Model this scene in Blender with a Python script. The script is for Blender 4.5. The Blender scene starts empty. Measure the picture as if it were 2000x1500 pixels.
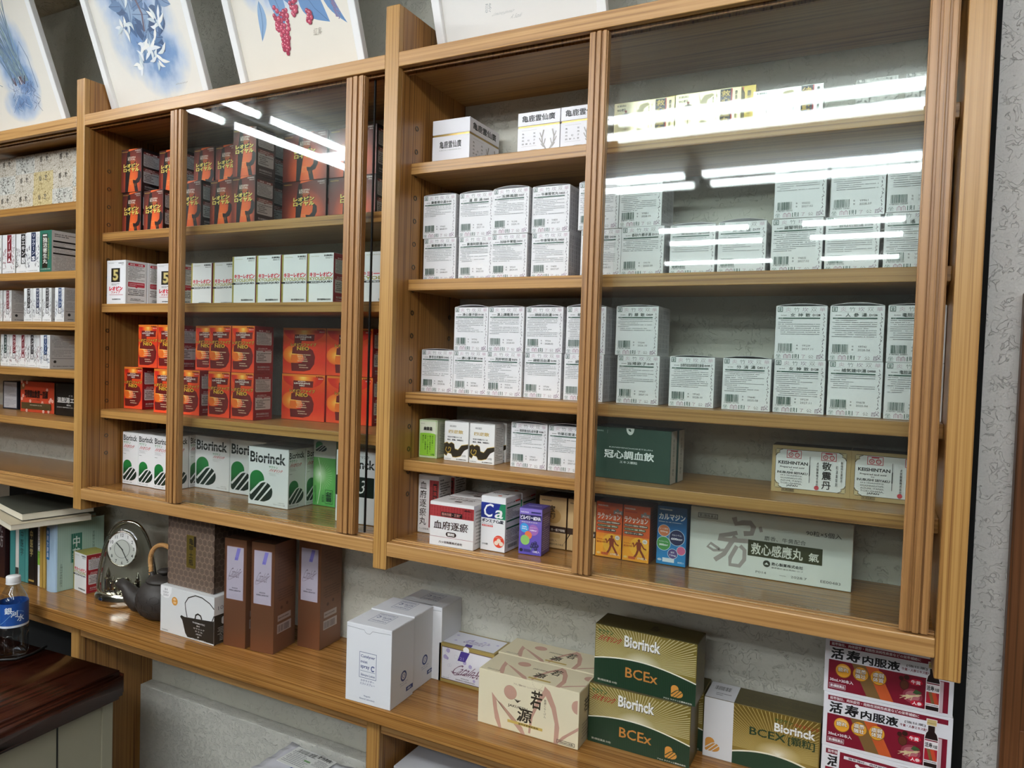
import bpy, bmesh, math, random
from mathutils import Matrix, Vector
import numpy as np

S = bpy.context.scene
COL = S.collection

# ---------------------------------------------------------------- camera, world, exposure
def aim(loc, yaw, pitch, roll):
    cy, sy, cp, sp = math.cos(yaw), math.sin(yaw), math.cos(pitch), math.sin(pitch)
    f = Vector((-sy * cp, cy * cp, sp)); r = Vector((cy, sy, 0)); u = r.cross(f)
    r2 = r * math.cos(roll) + u * math.sin(roll); u2 = -r * math.sin(roll) + u * math.cos(roll)
    m = Matrix((r2, u2, -f)).transposed().to_4x4(); m.translation = loc
    return m
cam_data = bpy.data.cameras.new('camera'); cam = bpy.data.objects.new('camera', cam_data); COL.objects.link(cam)
cam.matrix_world = aim((1.7223, -1.0723, 1.3869), .470, -.0358, .0313)
cam_data.sensor_width = 36.0; cam_data.lens = 36.0 * 1415.84 / 2000.0; cam_data.clip_start = .01
S.camera = cam
S.view_settings.view_transform = 'Standard'; S.view_settings.look = 'None'
S.view_settings.gamma = 1.0; S.view_settings.use_curve_mapping = False
S.view_settings.exposure = 0.12
TUBE = 36.0        # radiance of a lit fluorescent tube
world = bpy.data.worlds.new('room_light'); S.world = world; world.use_nodes = True
world.node_tree.nodes['Background'].inputs[0].default_value = (.9, .95, 1, 1)
world.node_tree.nodes['Background'].inputs[1].default_value = 0.08

# ---------------------------------------------------------------- materials
def lin(h):
    h = h.lstrip('#'); c = [int(h[i:i + 2], 16) / 255 for i in (0, 2, 4)]
    return tuple(x / 12.92 if x <= .04045 else ((x + .055) / 1.055) ** 2.4 for x in c) + (1.0,)
MATS = {}
def nt(name):
    m = bpy.data.materials.new(name); m.use_nodes = True
    return m, m.node_tree.nodes, m.node_tree.links, m.node_tree.nodes['Principled BSDF']
def ramp(n, stops, interp='LINEAR'):
    r = n.new('ShaderNodeValToRGB'); e = r.color_ramp.elements; r.color_ramp.interpolation = interp
    while len(e) > 1: e.remove(e[-1])
    e[0].position = stops[0][0]; e[0].color = lin(stops[0][1])
    for p, c in stops[1:]:
        k = e.new(p); k.color = lin(c)
    return r
GRAD = {}
def grad(key, stops, kind='v', **kw):
    """print gradient over a carton face: kind u / v (linear) or r (radial around cx, cy)"""
    GRAD['@' + key] = (stops, kind, kw)
def mat(key):
    """'#rrggbb' coated card, '#rrggbbm' metallic foil, '#rrggbbg' glossy, '@name' gradient print"""
    if key in MATS: return MATS[key]
    if key.startswith('@'):
        stops, kind, kw = GRAD[key]
        m, n, l, b = nt('print_' + key[1:])
        uv = n.new('ShaderNodeUVMap'); r = ramp(n, stops)
        if kind == 'r':
            mp = n.new('ShaderNodeMapping'); mp.inputs['Location'].default_value = (-kw['cx'] / kw['rx'], -kw['cy'] / kw['ry'], 0)
            mp.inputs['Scale'].default_value = (1 / kw['rx'], 1 / kw['ry'], 0)
            ln = n.new('ShaderNodeVectorMath'); ln.operation = 'LENGTH'
            l.new(uv.outputs[0], mp.inputs[0]); l.new(mp.outputs[0], ln.inputs[0]); l.new(ln.outputs['Value'], r.inputs[0])
        else:
            sp = n.new('ShaderNodeSeparateXYZ'); l.new(uv.outputs[0], sp.inputs[0]); l.new(sp.outputs[0 if kind == 'u' else 1], r.inputs[0])
        l.new(r.outputs[0], b.inputs['Base Color'])
        b.inputs['Roughness'].default_value = kw.get('rough', .38); b.inputs['Metallic'].default_value = kw.get('metal', 0)
        MATS[key] = m; return m
    suf = key[7:]
    m, n, l, b = nt('card_' + key.lstrip('#'))
    b.inputs['Base Color'].default_value = lin(key[:7])
    b.inputs['Roughness'].default_value = {'': .42, 'm': .32, 'g': .15, 'd': .75, 'c': .06}[suf]
    b.inputs['Metallic'].default_value = {'m': .75, 'c': 1.0}.get(suf, 0)
    MATS[key] = m; return m
def wood(key, axis, light, mid, dark, across=230., along=2.2, rough=.36, bump=.25, fine=1.0):
    m, n, l, b = nt(key)
    tc = n.new('ShaderNodeTexCoord'); mp = n.new('ShaderNodeMapping')
    sc = [across, across, across]; sc['xyz'.index(axis)] = along
    mp.inputs['Scale'].default_value = sc
    no = n.new('ShaderNodeTexNoise'); no.inputs['Scale'].default_value = 1.0; no.inputs['Detail'].default_value = 2.5; no.inputs['Distortion'].default_value = .25
    r = ramp(n, [(.30, dark), (.45, mid), (.62, light), (.8, mid)])
    mp2 = n.new('ShaderNodeMapping'); s2 = [7., 7., 7.]; s2['xyz'.index(axis)] = .9; mp2.inputs['Scale'].default_value = s2
    n2 = n.new('ShaderNodeTexNoise'); n2.inputs['Scale'].default_value = 1.0; n2.inputs['Detail'].default_value = 3
    mx = n.new('ShaderNodeMix'); mx.data_type = 'RGBA'; mx.blend_type = 'MULTIPLY'; mx.inputs[0].default_value = .38
    r2 = ramp(n, [(.3, '#c9b9a6'), (.7, '#ffffff')])
    bp = n.new('ShaderNodeBump'); bp.inputs['Strength'].default_value = bump; bp.inputs['Distance'].default_value = .0006
    l.new(tc.outputs['Object'], mp.inputs[0]); l.new(mp.outputs[0], no.inputs['Vector']); l.new(no.outputs[0], r.inputs[0])
    l.new(tc.outputs['Object'], mp2.inputs[0]); l.new(mp2.outputs[0], n2.inputs['Vector']); l.new(n2.outputs[0], r2.inputs[0])
    l.new(r.outputs[0], mx.inputs[6]); l.new(r2.outputs[0], mx.inputs[7]); l.new(mx.outputs[2], b.inputs['Base Color'])
    l.new(no.outputs[0], bp.inputs['Height']); l.new(bp.outputs[0], b.inputs['Normal'])
    b.inputs['Roughness'].default_value = rough
    MATS[key] = m; return m
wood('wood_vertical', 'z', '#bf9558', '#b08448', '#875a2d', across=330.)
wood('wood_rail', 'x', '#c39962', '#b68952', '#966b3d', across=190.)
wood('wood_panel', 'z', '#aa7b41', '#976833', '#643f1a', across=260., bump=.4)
wood('wood_shelf', 'x', '#bb8e52', '#ab7e43', '#80562a', across=260.)
wood('wood_counter', 'x', '#b08146', '#9a6b34', '#6e4820', across=380., rough=.17, bump=.3)
wood('wood_stile', 'z', '#b18453', '#a27646', '#7d5630', across=240.)
wood('wood_desk', 'y', '#5a2f22', '#472218', '#2a120d', across=90., along=5., rough=.2)
wood('wood_brown', 'z', '#7d5130', '#6b4225', '#472a14', across=240.)
def stucco(key, base, dark, s1, depth, crack):
    m, n, l, b = nt(key)
    tc = n.new('ShaderNodeTexCoord'); no = n.new('ShaderNodeTexNoise'); no.inputs['Scale'].default_value = s1
    no.inputs['Detail'].default_value = 2.5; no.inputs['Distortion'].default_value = 1.2
    r = n.new('ShaderNodeValToRGB'); e = r.color_ramp.elements
    e[0].position = .5 - crack * 2; e[0].color = (1, 1, 1, 1); e[1].position = .5 + crack * 2.6; e[1].color = (.8, .8, .8, 1)
    k = e.new(.5); k.color = (0, 0, 0, 1)
    k = e.new(.5 - crack * .8); k.color = (.95, .95, .95, 1)
    n2 = n.new('ShaderNodeTexNoise'); n2.inputs['Scale'].default_value = s1 * 3.2; n2.inputs['Detail'].default_value = 3
    ad = n.new('ShaderNodeMath'); ad.operation = 'MULTIPLY_ADD'; ad.inputs[1].default_value = .55
    bp = n.new('ShaderNodeBump'); bp.inputs['Strength'].default_value = .9; bp.inputs['Distance'].default_value = depth
    n3 = n.new('ShaderNodeTexNoise'); n3.inputs['Scale'].default_value = s1 * .8; gt = ramp(n, [(.47, '#000000'), (.53, '#ffffff')]); lt = n.new('ShaderNodeMath'); lt.operation = 'MAXIMUM'
    l.new(tc.outputs['Object'], n3.inputs['Vector']); l.new(n3.outputs[0], gt.inputs[0]); l.new(gt.outputs[0], lt.inputs[0]); l.new(r.outputs[0], lt.inputs[1])
    l.new(tc.outputs['Object'], no.inputs['Vector']); l.new(tc.outputs['Object'], n2.inputs['Vector'])
    l.new(no.outputs[0], r.inputs[0]); l.new(n2.outputs[0], ad.inputs[0]); l.new(lt.outputs[0], ad.inputs[2])
    l.new(ad.outputs[0], bp.inputs['Height']); l.new(bp.outputs[0], b.inputs['Normal'])
    b.inputs['Base Color'].default_value = lin(base); b.inputs['Roughness'].default_value = .6
    MATS[key] = m; return m
stucco('wall_stucco', '#cbcabd', '#8a8878', 62., .0016, .010)
stucco('wall_stucco_light', '#dad7d2', '#8a8878', 58., .0024, .010)
stucco('wall_lower', '#c6c5bc', '#8a8878', 95., .0016, .05)
stucco('ceiling_stucco', '#c6c3b4', '#8a8878', 45., .006, .03)
def swirl(key, a, c, d, sc, rough=.25, metal=0.):
    m, n, l, b = nt(key)
    tc = n.new('ShaderNodeTexCoord'); no = n.new('ShaderNodeTexNoise'); no.inputs['Scale'].default_value = sc
    no.inputs['Detail'].default_value = 2; no.inputs['Distortion'].default_value = 2.5
    r = ramp(n, [(.34, d), (.42, c), (.5, a), (.56, c), (.64, a)])
    bp = n.new('ShaderNodeBump'); bp.inputs['Strength'].default_value = .8; bp.inputs['Distance'].default_value = .0012
    l.new(tc.outputs['Object'], no.inputs['Vector']); l.new(no.outputs[0], r.inputs[0]); l.new(r.outputs[0], b.inputs['Base Color'])
    l.new(no.outputs[0], bp.inputs['Height']); l.new(bp.outputs[0], b.inputs['Normal'])
    b.inputs['Roughness'].default_value = rough; b.inputs['Metallic'].default_value = metal
    MATS[key] = m
swirl('wrap_grey', '#d8d2c6', '#b5ab99', '#7f7464', 95.)
swirl('wrap_cream', '#d6c79c', '#b5a274', '#806d46', 95.)
swirl('wrap_silver', '#d9d8d0', '#aaa9a0', '#6e6d68', 80., .2)
def emit(key, col, st):
    m = bpy.data.materials.new(key); m.use_nodes = True; n = m.node_tree.nodes; n.clear()
    e = n.new('ShaderNodeEmission'); o = n.new('ShaderNodeOutputMaterial'); e.inputs[0].default_value = lin(col); e.inputs[1].default_value = st
    m.node_tree.links.new(e.outputs[0], o.inputs[0]); MATS[key] = m
emit('tube_light', '#f6fbff', TUBE)
def glass(key, tint, refl0, haze=0.0, rough=0.0):
    """thin clear sheet: straight-through light plus a Schlick reflection on each face"""
    m = bpy.data.materials.new(key); m.use_nodes = True; n = m.node_tree.nodes; l = m.node_tree.links; n.clear()
    o = n.new('ShaderNodeOutputMaterial'); t = n.new('ShaderNodeBsdfTransparent'); g = n.new('ShaderNodeBsdfGlossy'); mx = n.new('ShaderNodeMixShader')
    lw = n.new('ShaderNodeLayerWeight'); lw.inputs[0].default_value = .5
    pw = n.new('ShaderNodeMath'); pw.operation = 'POWER'; pw.inputs[1].default_value = 5
    ma = n.new('ShaderNodeMath'); ma.operation = 'MULTIPLY_ADD'; ma.inputs[1].default_value = 1 - refl0; ma.inputs[2].default_value = refl0
    t.inputs[0].default_value = lin(tint); g.inputs[0].default_value = (1, 1, 1, 1); g.inputs[1].default_value = rough
    l.new(lw.outputs['Facing'], pw.inputs[0]); l.new(pw.outputs[0], ma.inputs[0]); l.new(ma.outputs[0], mx.inputs[0])
    l.new(t.outputs[0], mx.inputs[1]); l.new(g.outputs[0], mx.inputs[2])
    last = mx
    if haze:
        d = n.new('ShaderNodeBsdfDiffuse'); d.inputs[0].default_value = (.8, .8, .8, 1); m2 = n.new('ShaderNodeMixShader')
        tc = n.new('ShaderNodeTexCoord'); no = n.new('ShaderNodeTexNoise'); no.inputs['Scale'].default_value = 4; no.inputs['Detail'].default_value = 6
        mm = n.new('ShaderNodeMath'); mm.operation = 'MULTIPLY'; mm.inputs[1].default_value = haze
        l.new(tc.outputs['Object'], no.inputs['Vector']); l.new(no.outputs[0], mm.inputs[0]); l.new(mm.outputs[0], m2.inputs[0])
        l.new(mx.outputs[0], m2.inputs[1]); l.new(d.outputs[0], m2.inputs[2]); last = m2
    l.new(last.outputs[0], o.inputs[0]); MATS[key] = m
glass('door_glass', '#fbfdfc', .016, .008, .022)
glass('clear_plastic', '#eef2f4', .06)
glass('dial_glass', '#fbfcfc', .05)
glass('dome_glass', '#eceeea', .07)
for k, c, r, me in (('black_felt', '#0e0f0e', 1, 0), ('chrome', '#d8d4c8', .08, 1), ('iron_black', '#302a26', .55, 0), ('rattan', '#c99a62', .6, 0), ('dark_rubber', '#101010', .5, 0),
                    ('steel_pin', '#5f594e', .35, 1), ('cream_panel', '#aca892', .55, 0), ('fixture_white', '#f2f3f2', .35, 0), ('page_paper', '#e4dcc8', .8, 0), ('floor_tile', '#3d3932', .5, 0),
                    ('frame_white', '#f3f3f2', .3, 0), ('plain_wall', '#5a574e', .7, 0), ('dark_timber', '#2f2018', .5, 0), ('water', '#dfe9f0', .05, 0)):
    m, n, l, b = nt(k); b.inputs['Base Color'].default_value = lin(c); b.inputs['Roughness'].default_value = r; b.inputs['Metallic'].default_value = me; MATS[k] = m

# ---------------------------------------------------------------- mesh helpers
class MB:
    """collects polygons with materials and uv, then links them as ONE mesh object"""
    def __init__(s): s.V = []; s.F = []; s.M = []; s.U = []; s.keys = []
    def mi(s, k):
        if k not in s.keys: s.keys.append(k)
        return s.keys.index(k)
    def face(s, pts, k, uv=None):
        i = len(s.V); s.V += [tuple(p) for p in pts]; s.F.append(tuple(range(i, i + len(pts)))); s.M.append(s.mi(k)); s.U += list(uv) if uv else [(0, 0)] * len(pts)
        return s
    def mesh_in(s, vs, fs, k):
        i = len(s.V); s.V += [tuple(v) for v in vs]; m = s.mi(k)
        for f in fs: s.F.append(tuple(i + j for j in f)); s.M.append(m); s.U += [(0, 0)] * len(f)
        return s
    def box(s, x0, x1, y0, y1, z0, z1, k, c=0.0):
        """box with chamfered edges"""
        c = min(c, (x1 - x0) / 3, (y1 - y0) / 3, (z1 - z0) / 3)
        if c <= 0:
            v = [(x, y, z) for x in (x0, x1) for y in (y0, y1) for z in (z0, z1)]
            return s.mesh_in(v, [(0, 1, 3, 2), (4, 6, 7, 5), (0, 4, 5, 1), (2, 3, 7, 6), (0, 2, 6, 4), (1, 5, 7, 3)], k)
        bm = bmesh.new(); bmesh.ops.create_cube(bm, size=1)
        for v in bm.verts: v.co = Vector(((x0 + x1) / 2 + v.co.x * (x1 - x0), (y0 + y1) / 2 + v.co.y * (y1 - y0), (z0 + z1) / 2 + v.co.z * (z1 - z0)))
        bmesh.ops.bevel(bm, geom=bm.edges[:], offset=c, segments=2, affect='EDGES', profile=.5)
        return s.bm_in(bm, k)
    def bm_in(s, bm, k):
        bm.verts.index_update(); s.mesh_in([v.co.copy() for v in bm.verts], [[v.index for v in f.verts] for f in bm.faces], k); bm.free(); return s
    def tube(s, pts, r, k, n=10, closed=False):
        pts = [Vector(p) for p in pts]; rings = []
        for i, p in enumerate(pts):
            a = pts[i - 1] if i > 0 or closed else p; b = pts[(i + 1) % len(pts)] if i < len(pts) - 1 or closed else p
            t = (b - a).normalized(); h = Vector((0, 0, 1)) if abs(t.z) < .9 else Vector((1, 0, 0))
            u = t.cross(h).normalized(); w = u.cross(t); rr = r[i] if isinstance(r, (list, tuple)) else r
            rings.append([p + (u * math.cos(q) + w * math.sin(q)) * rr for q in [2 * math.pi * j / n for j in range(n)]])
        vs = [v for g in rings for v in g]; fs = []
        m = len(pts)
        for i in range(m if closed else m - 1):
            for j in range(n): fs.append((i * n + j, i * n + (j + 1) % n, ((i + 1) % m) * n + (j + 1) % n, ((i + 1) % m) * n + j))
        if not closed: fs += [tuple(range(n - 1, -1, -1)), tuple((m - 1) * n + j for j in range(n))]
        return s.mesh_in(vs, fs, k)
    def lathe(s, prof, k, n=32, c=(0, 0, 0), sx=1., sy=1., cap=True):
        vs = [(c[0] + r * sx * math.cos(2 * math.pi * j / n), c[1] + r * sy * math.sin(2 * math.pi * j / n), c[2] + z) for r, z in prof for j in range(n)]
        fs = [(i * n + j, i * n + (j + 1) % n, (i + 1) * n + (j + 1) % n, (i + 1) * n + j) for i in range(len(prof) - 1) for j in range(n)]
        if cap: fs += [tuple(range(n - 1, -1, -1)), tuple((len(prof) - 1) * n + j for j in range(n))]
        return s.mesh_in(vs, fs, k)
    def build(s, name, parent=None, smooth=False, loc=None, rz=0.0):
        me = bpy.data.meshes.new(name); me.from_pydata(s.V, [], s.F)
        for k in s.keys: me.materials.append(MATS[k] if k in MATS else mat(k))
        me.polygons.foreach_set('material_index', s.M)
        uv = me.uv_layers.new(name='UVMap'); uv.data.foreach_set('uv', [c for q in s.U for c in q])
        if smooth: me.polygons.foreach_set('use_smooth', [True] * len(me.polygons))
        me.update()
        o = bpy.data.objects.new(name, me); COL.objects.link(o)
        if parent: o.parent = parent
        if loc: o.location = loc
        if rz: o.rotation_euler = (0, 0, rz)
        return o
def empty(name, loc=(0, 0, 0), rz=0.0):
    o = bpy.data.objects.new(name, None); COL.objects.link(o); o.location = loc; o.rotation_euler = (0, 0, rz); o.empty_display_size = .02
    return o
def tag(o, label, cat, group=None):
    o['label'] = label; o['category'] = cat
    if group: o['group'] = group
    return o
def struct(o): o['kind'] = 'structure'; return o

# ---------------------------------------------------------------- lettering
GL = {}
def glyphs(s, bold=0.0):
    k = (s, bold)
    if k not in GL:
        c = bpy.data.curves.new('lettering', 'FONT'); c.body = s; c.resolution_u = 2; c.offset = bold
        o = bpy.data.objects.new('lettering', c); COL.objects.link(o)
        me = bpy.data.meshes.new_from_object(o.evaluated_get(bpy.context.evaluated_depsgraph_get()))
        v = np.array([(p.co.x, p.co.y) for p in me.vertices]) if len(me.vertices) else np.zeros((0, 2)); f = [tuple(p.vertices) for p in me.polygons]
        bpy.data.objects.remove(o); bpy.data.curves.remove(c); bpy.data.meshes.remove(me)
        GL[k] = (v, f)
    return GL[k]
LAYER = 2.5e-5
class Art(MB):
    """a printed carton w x d x h standing on its base centre; faces F(ront) R(ight) L(eft) T(op) carry printing in 0..1 face coordinates"""
    def __init__(s, w, d, h, body='#e6e6e4', **faces):
        super().__init__(); s.w, s.d, s.h = w, d, h; s.n = {}; s.lay = LAYER; s.hold = False
        c = .0005; X, Y = w / 2, d / 2
        s.fr = {'F': (Vector((-X, -Y, 0)), Vector((w, 0, 0)), Vector((0, 0, h)), w, h), 'R': (Vector((X, -Y, 0)), Vector((0, d, 0)), Vector((0, 0, h)), d, h),
                'L': (Vector((-X, Y, 0)), Vector((0, -d, 0)), Vector((0, 0, h)), d, h), 'T': (Vector((-X, -Y, h)), Vector((w, 0, 0)), Vector((0, d, 0)), w, d),
                'B': (Vector((X, Y, 0)), Vector((-w, 0, 0)), Vector((0, 0, h)), w, h)}
        bm = bmesh.new(); bmesh.ops.create_cube(bm, size=1)
        for v in bm.verts: v.co = Vector((v.co.x * w, v.co.y * d, (v.co.z + .5) * h))
        bmesh.ops.bevel(bm, geom=bm.edges[:], offset=c, segments=1, affect='EDGES')
        bm.faces.ensure_lookup_table(); bm.normal_update()
        key = {(0, -1, 0): 'F', (1, 0, 0): 'R', (-1, 0, 0): 'L', (0, 0, 1): 'T', (0, 1, 0): 'B'}
        for f in bm.faces:
            q = key.get(tuple(round(a) for a in f.normal)) if max(abs(a) for a in f.normal) > .99 else None
            k = faces.get(q, body) if q else body
            if q:
                o, u, v, lw, lh = s.fr[q]
                s.face([p.co for p in f.verts], k, [((p.co - o).dot(u) / lw / lw, (p.co - o).dot(v) / lh / lh) for p in f.verts])
            else: s.face([p.co for p in f.verts], k)
        bm.free()
    def put(s, fc, pts, fs, k):
        o, u, v, lw, lh = s.fr[fc]; s.n[fc] = s.n.get(fc, 0) + (0 if s.hold else 1); nn = u.cross(v).normalized() * (s.lay * s.n[fc])
        i = len(s.V); s.V += [tuple(o + u * float(a) + v * float(b) + nn) for a, b in pts]; m = s.mi(k)
        for f in fs: s.F.append(tuple(i + j for j in f)); s.M.append(m); s.U += [(float(pts[j][0]), float(pts[j][1])) for j in f]
        return s
    def p(s, fc, pts, k): return s.put(fc, pts, [tuple(range(len(pts)))], k)
    def r(s, fc, a, b, c, d, k): return s.p(fc, [(a, b), (c, b), (c, d), (a, d)], k)
    def box_line(s, fc, a, b, c, d, k, t=.012):
        lw, lh = s.fr[fc][3:]; ty = t * lw / lh
        q = [(a, b, c, b + ty), (a, d - ty, c, d), (a, b + ty, a + t, d - ty), (c - t, b + ty, c, d - ty)]
        P = []; F = []
        for (x0, y0, x1, y1) in q: F.append(tuple(range(len(P), len(P) + 4))); P += [(x0, y0), (x1, y0), (x1, y1), (x0, y1)]
        return s.put(fc, P, F, k)
    def e(s, fc, cx, cy, rx, k, ry=None, n=28, a0=0., a1=360.):
        lw, lh = s.fr[fc][3:]; ry = rx * lw / lh if ry is None else ry
        A = [math.radians(a0 + (a1 - a0) * i / n) for i in range(n + (a1 - a0 < 359))]
        return s.p(fc, [(cx + rx * math.cos(q), cy + ry * math.sin(q)) for q in A], k)
    def rr(s, fc, a, b, c, d, k, rad=.03):
        lw, lh = s.fr[fc][3:]; rx, ry = rad, rad * lw / lh; P = []
        for cx, cy, q in ((c - rx, b + ry, -90), (c - rx, d - ry, 0), (a + rx, d - ry, 90), (a + rx, b + ry, 180)):
            P += [(cx + rx * math.cos(math.radians(q + 18 * i)), cy + ry * math.sin(math.radians(q + 18 * i))) for i in range(6)]
        return s.p(fc, P, k)
    def line(s, fc, pts, t, k):
        """polyline of width t (fraction of the face width)"""
        lw, lh = s.fr[fc][3:]; P = []; F = []; q = [Vector((a * lw, b * lh)) for a, b in pts]; t *= lw
        for i, p in enumerate(q):
            a = q[max(i - 1, 0)]; b = q[min(i + 1, len(q) - 1)]; d = (b - a); d = d.normalized() if d.length else Vector((1, 0)); nn = Vector((-d.y, d.x)) * t / 2
            P += [((p - nn).x / lw, (p - nn).y / lh), ((p + nn).x / lw, (p + nn).y / lh)]
        for i in range(len(q) - 1): F.append((2 * i, 2 * i + 2, 2 * i + 3, 2 * i + 1))
        return s.put(fc, P, F, k)
    def t(s, fc, txt, a, b, c, d, k, bold=0., slant=0., rot=0):
        cjk = any(ord(g) > 0x2e80 for g in txt)
        v, f = glyphs(txt, min(bold, .008) if cjk else bold)
        if not len(v): return s
        lo = v.min(0); sz = np.maximum(v.max(0) - lo, 1e-6); q = (v - lo) / sz; ex = (bold - .008) * 1.1 / sz if cjk and bold > .012 else None
        if rot == 90: q = np.stack([1 - q[:, 1], q[:, 0]], 1)
        if rot == 180: q = 1 - q
        if slant: q = np.stack([(q[:, 0] + slant * q[:, 1]) / (1 + slant), q[:, 1]], 1)
        for ox, oy in (((0, 0),) if ex is None else ((1, .6), (-1, .6), (1, -.6), (-1, -.6), (0, 0))):
            e0, e1 = (0, 0) if ex is None else (ox * ex[0], oy * ex[1])
            s.put(fc, np.stack([a + (q[:, 0] + e0) * (c - a), b + (q[:, 1] + e1) * (d - b)], 1), f, k)
            if ex is not None: s.n[fc] -= .6
        return s
    def tv(s, fc, txt, a, b, c, d, k, bold=0.):
        """vertical writing, one character per cell from the top down"""
        n = len(txt); ch = (d - b) / n; s.n[fc] = s.n.get(fc, 0) + 1; was, s.hold = s.hold, True
        for i, g in enumerate(txt):
            if g in ' 　': continue
            v, f = glyphs(g, min(bold, .014))
            q = np.stack([v[:, 1] * -1 + .4, v[:, 0] - .05], 1) if g == 'ー' else np.stack([v[:, 0], v[:, 1] + .12], 1)
            if g == 'ー': q = np.stack([.5 + (v[:, 1] - .38), 1 - v[:, 0]], 1)
            s.put(fc, np.stack([a + q[:, 0] * (c - a), d - (i + 1) * ch + q[:, 1] * ch * .96], 1), f, k)
        s.hold = was
        return s
    def fine(s, fc, a, b, c, d, n, k, seed=0, fill=.5, vert=False):
        """small print: rows of character-sized dashes"""
        R = random.Random(seed); P = []; F = []
        def q(x0, y0, x1, y1):
            F.append(tuple(range(len(P), len(P) + 4))); P.extend([(x0, y0), (x1, y0), (x1, y1), (x0, y1)])
        for i in range(n):
            u = 0.; end = 1. if R.random() < .6 else R.uniform(.3, .9)
            ind = 0 if R.random() < .55 else .07
            u = ind
            while u < end:
                w = R.uniform(.010, .026)
                if R.random() < .93:
                    lo, hi = (i + .5 - fill / 2 * R.uniform(.7, 1)) / n, (i + .5 + fill / 2 * R.uniform(.7, 1)) / n
                    if vert: q(a + (c - a) * (1 - hi), d - (d - b) * min(u + w, end), a + (c - a) * (1 - lo), d - (d - b) * u)
                    else: q(a + (c - a) * u, d - (d - b) * hi, a + (c - a) * min(u + w, end), d - (d - b) * lo)
                u += w + R.uniform(.004, .010)
        return s.put(fc, P, F, k)
    def bars(s, fc, a, b, c, d, k, seed=1, n=24):
        R = random.Random(seed); P = []; F = []; x = 0.; ws = [R.choice((1, 1, 2, 3)) for _ in range(2 * n)]; tot = sum(ws)
        for i, w in enumerate(ws):
            if i % 2 == 0:
                F.append(tuple(range(len(P), len(P) + 4))); x0, x1 = a + (c - a) * x / tot, a + (c - a) * (x + w) / tot; P += [(x0, b), (x1, b), (x1, d), (x0, d)]
            x += w
        return s.put(fc, P, F, k)
ORD = ['first', 'second', 'third', 'fourth', 'fifth', 'sixth', 'seventh', 'eighth', 'ninth', 'tenth', 'eleventh', 'twelfth']

def lid_print(o, a, body, fn=None, t=.0007):
    """separate tucked top panel that carries the printing of the box top"""
    l = Art(a.w - .0008, a.d - .0008, t, body)
    if fn: fn(l)
    return l.build('top_flap', o, loc=(0, 0, a.h + .0001))
# ================================================================ the room
WY = .236            # face of the back wall
CZ = 2.357           # ceiling
def slab(name, x0, x1, y0, y1, z0, z1, k, c=0.): return MB().box(x0, x1, y0, y1, z0, z1, k, c).build(name)
struct(slab('floor', -3.2, 3.6, -6.4, .4, -.1, 0, 'floor_tile'))
struct(slab('ceiling', -3.2, 3.6, -6.4, .4, CZ, CZ + .1, 'ceiling_stucco'))
wb = MB(); wb.box(-3.2, 1.845, WY, WY + .12, .478, CZ, 'wall_stucco'); wb.box(1.845, 3.6, WY, WY + .12, 0, CZ, 'wall_stucco_light'); wb.box(-3.2, 1.845, WY, WY + .12, 0, .478, 'wall_lower')
struct(wb.build('wall_back'))
struct(slab('wall_front', -3.2, 3.6, -6.4, -6.3, 0, CZ, 'plain_wall'))
struct(slab('wall_left', -3.3, -3.2, -6.4, .4, 0, CZ, 'plain_wall'))
struct(slab('wall_right', 3.6, 3.7, -6.4, .4, 0, CZ, 'plain_wall'))
# low plastered ledge that runs along the foot of the back wall
struct(MB().box(-.019, .872, .2, WY, 0, .478, 'wall_lower', .002).build('trim_1'))
# narrow matte black strip in the corner beside the end cabinet
struct(MB().box(1.8395, 1.8595, .222, WY, .0, CZ - .001, 'black_felt', .002).build('trim_2'))

def strip_light(x, y, along, spans, label, off):
    """ceiling batten: white reflector housing with bare tubes on one side; spans = tube extents along its length"""
    g = empty('ceiling_light', (x, y, CZ), 0 if along == 'x' else math.pi / 2)
    b = MB(); A, Z = spans[0][0] - .03, spans[-1][1] + .03
    hw = ((-.075, 0), (-.075, -.02), (-.045, -.062), (.045, -.062), (.075, -.02), (.075, 0))
    vs = [(s_, a, q) for s_ in (A, Z) for a, q in hw]
    b.mesh_in(vs, [(i, i + 1, i + 7, i + 6) for i in range(5)] + [(5, 0, 6, 11), (5, 4, 3, 2, 1, 0), (6, 7, 8, 9, 10, 11)], 'fixture_white')
    b.build('reflector_housing', g)
    for l0, l1 in spans:
        for o_ in off:
            MB().tube([(l0, o_, -.085), (l1, o_, -.085)], .0145, 'tube_light', 14).build('fluorescent_tube', g)
            for q in (l0, l1): MB().box(q - .012, q + .012, o_ - .018, o_ + .018, -.105, -.0, 'fixture_white', .004).build('tube_holder', g)
    tag(g, label, 'ceiling light', 'fluorescent ceiling lights')
    return g
strip_light(-.50, -.93, 'y', ((-1.25, -.03), (.03, .52)), 'fluorescent batten running out from the wall above the open cabinet', (.10, -.09))
strip_light(1.28, -1.56, 'x', ((-1.9, -.70), (-.64, .60), (.66, 1.9)), 'fluorescent batten with six tubes over the floor facing the end cabinet', (-.10, .09))
strip_light(1.55, -2.42, 'x', ((-.62, .62),), 'fluorescent batten in second row from the wall, end side', (-.10, .09))
strip_light(.25, -2.42, 'x', ((-.62, .62),), 'fluorescent batten in second row from the wall, middle side', (-.10, .09))
strip_light(1.55, -3.62, 'x', ((-.31, .27),), 'fluorescent batten in third row from the wall, end side', (-.105,))
strip_light(.62, -3.62, 'x', ((-.28, .32),), 'short fluorescent batten in third row from the wall', (-.105,))
strip_light(1.55, -4.15, 'x', ((-.31, .27),), 'fluorescent batten in fourth row from the wall, end side', (-.105,))
strip_light(.62, -4.15, 'x', ((-.35, .33),), 'short fluorescent batten in fourth row from the wall', (-.105,))
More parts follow.
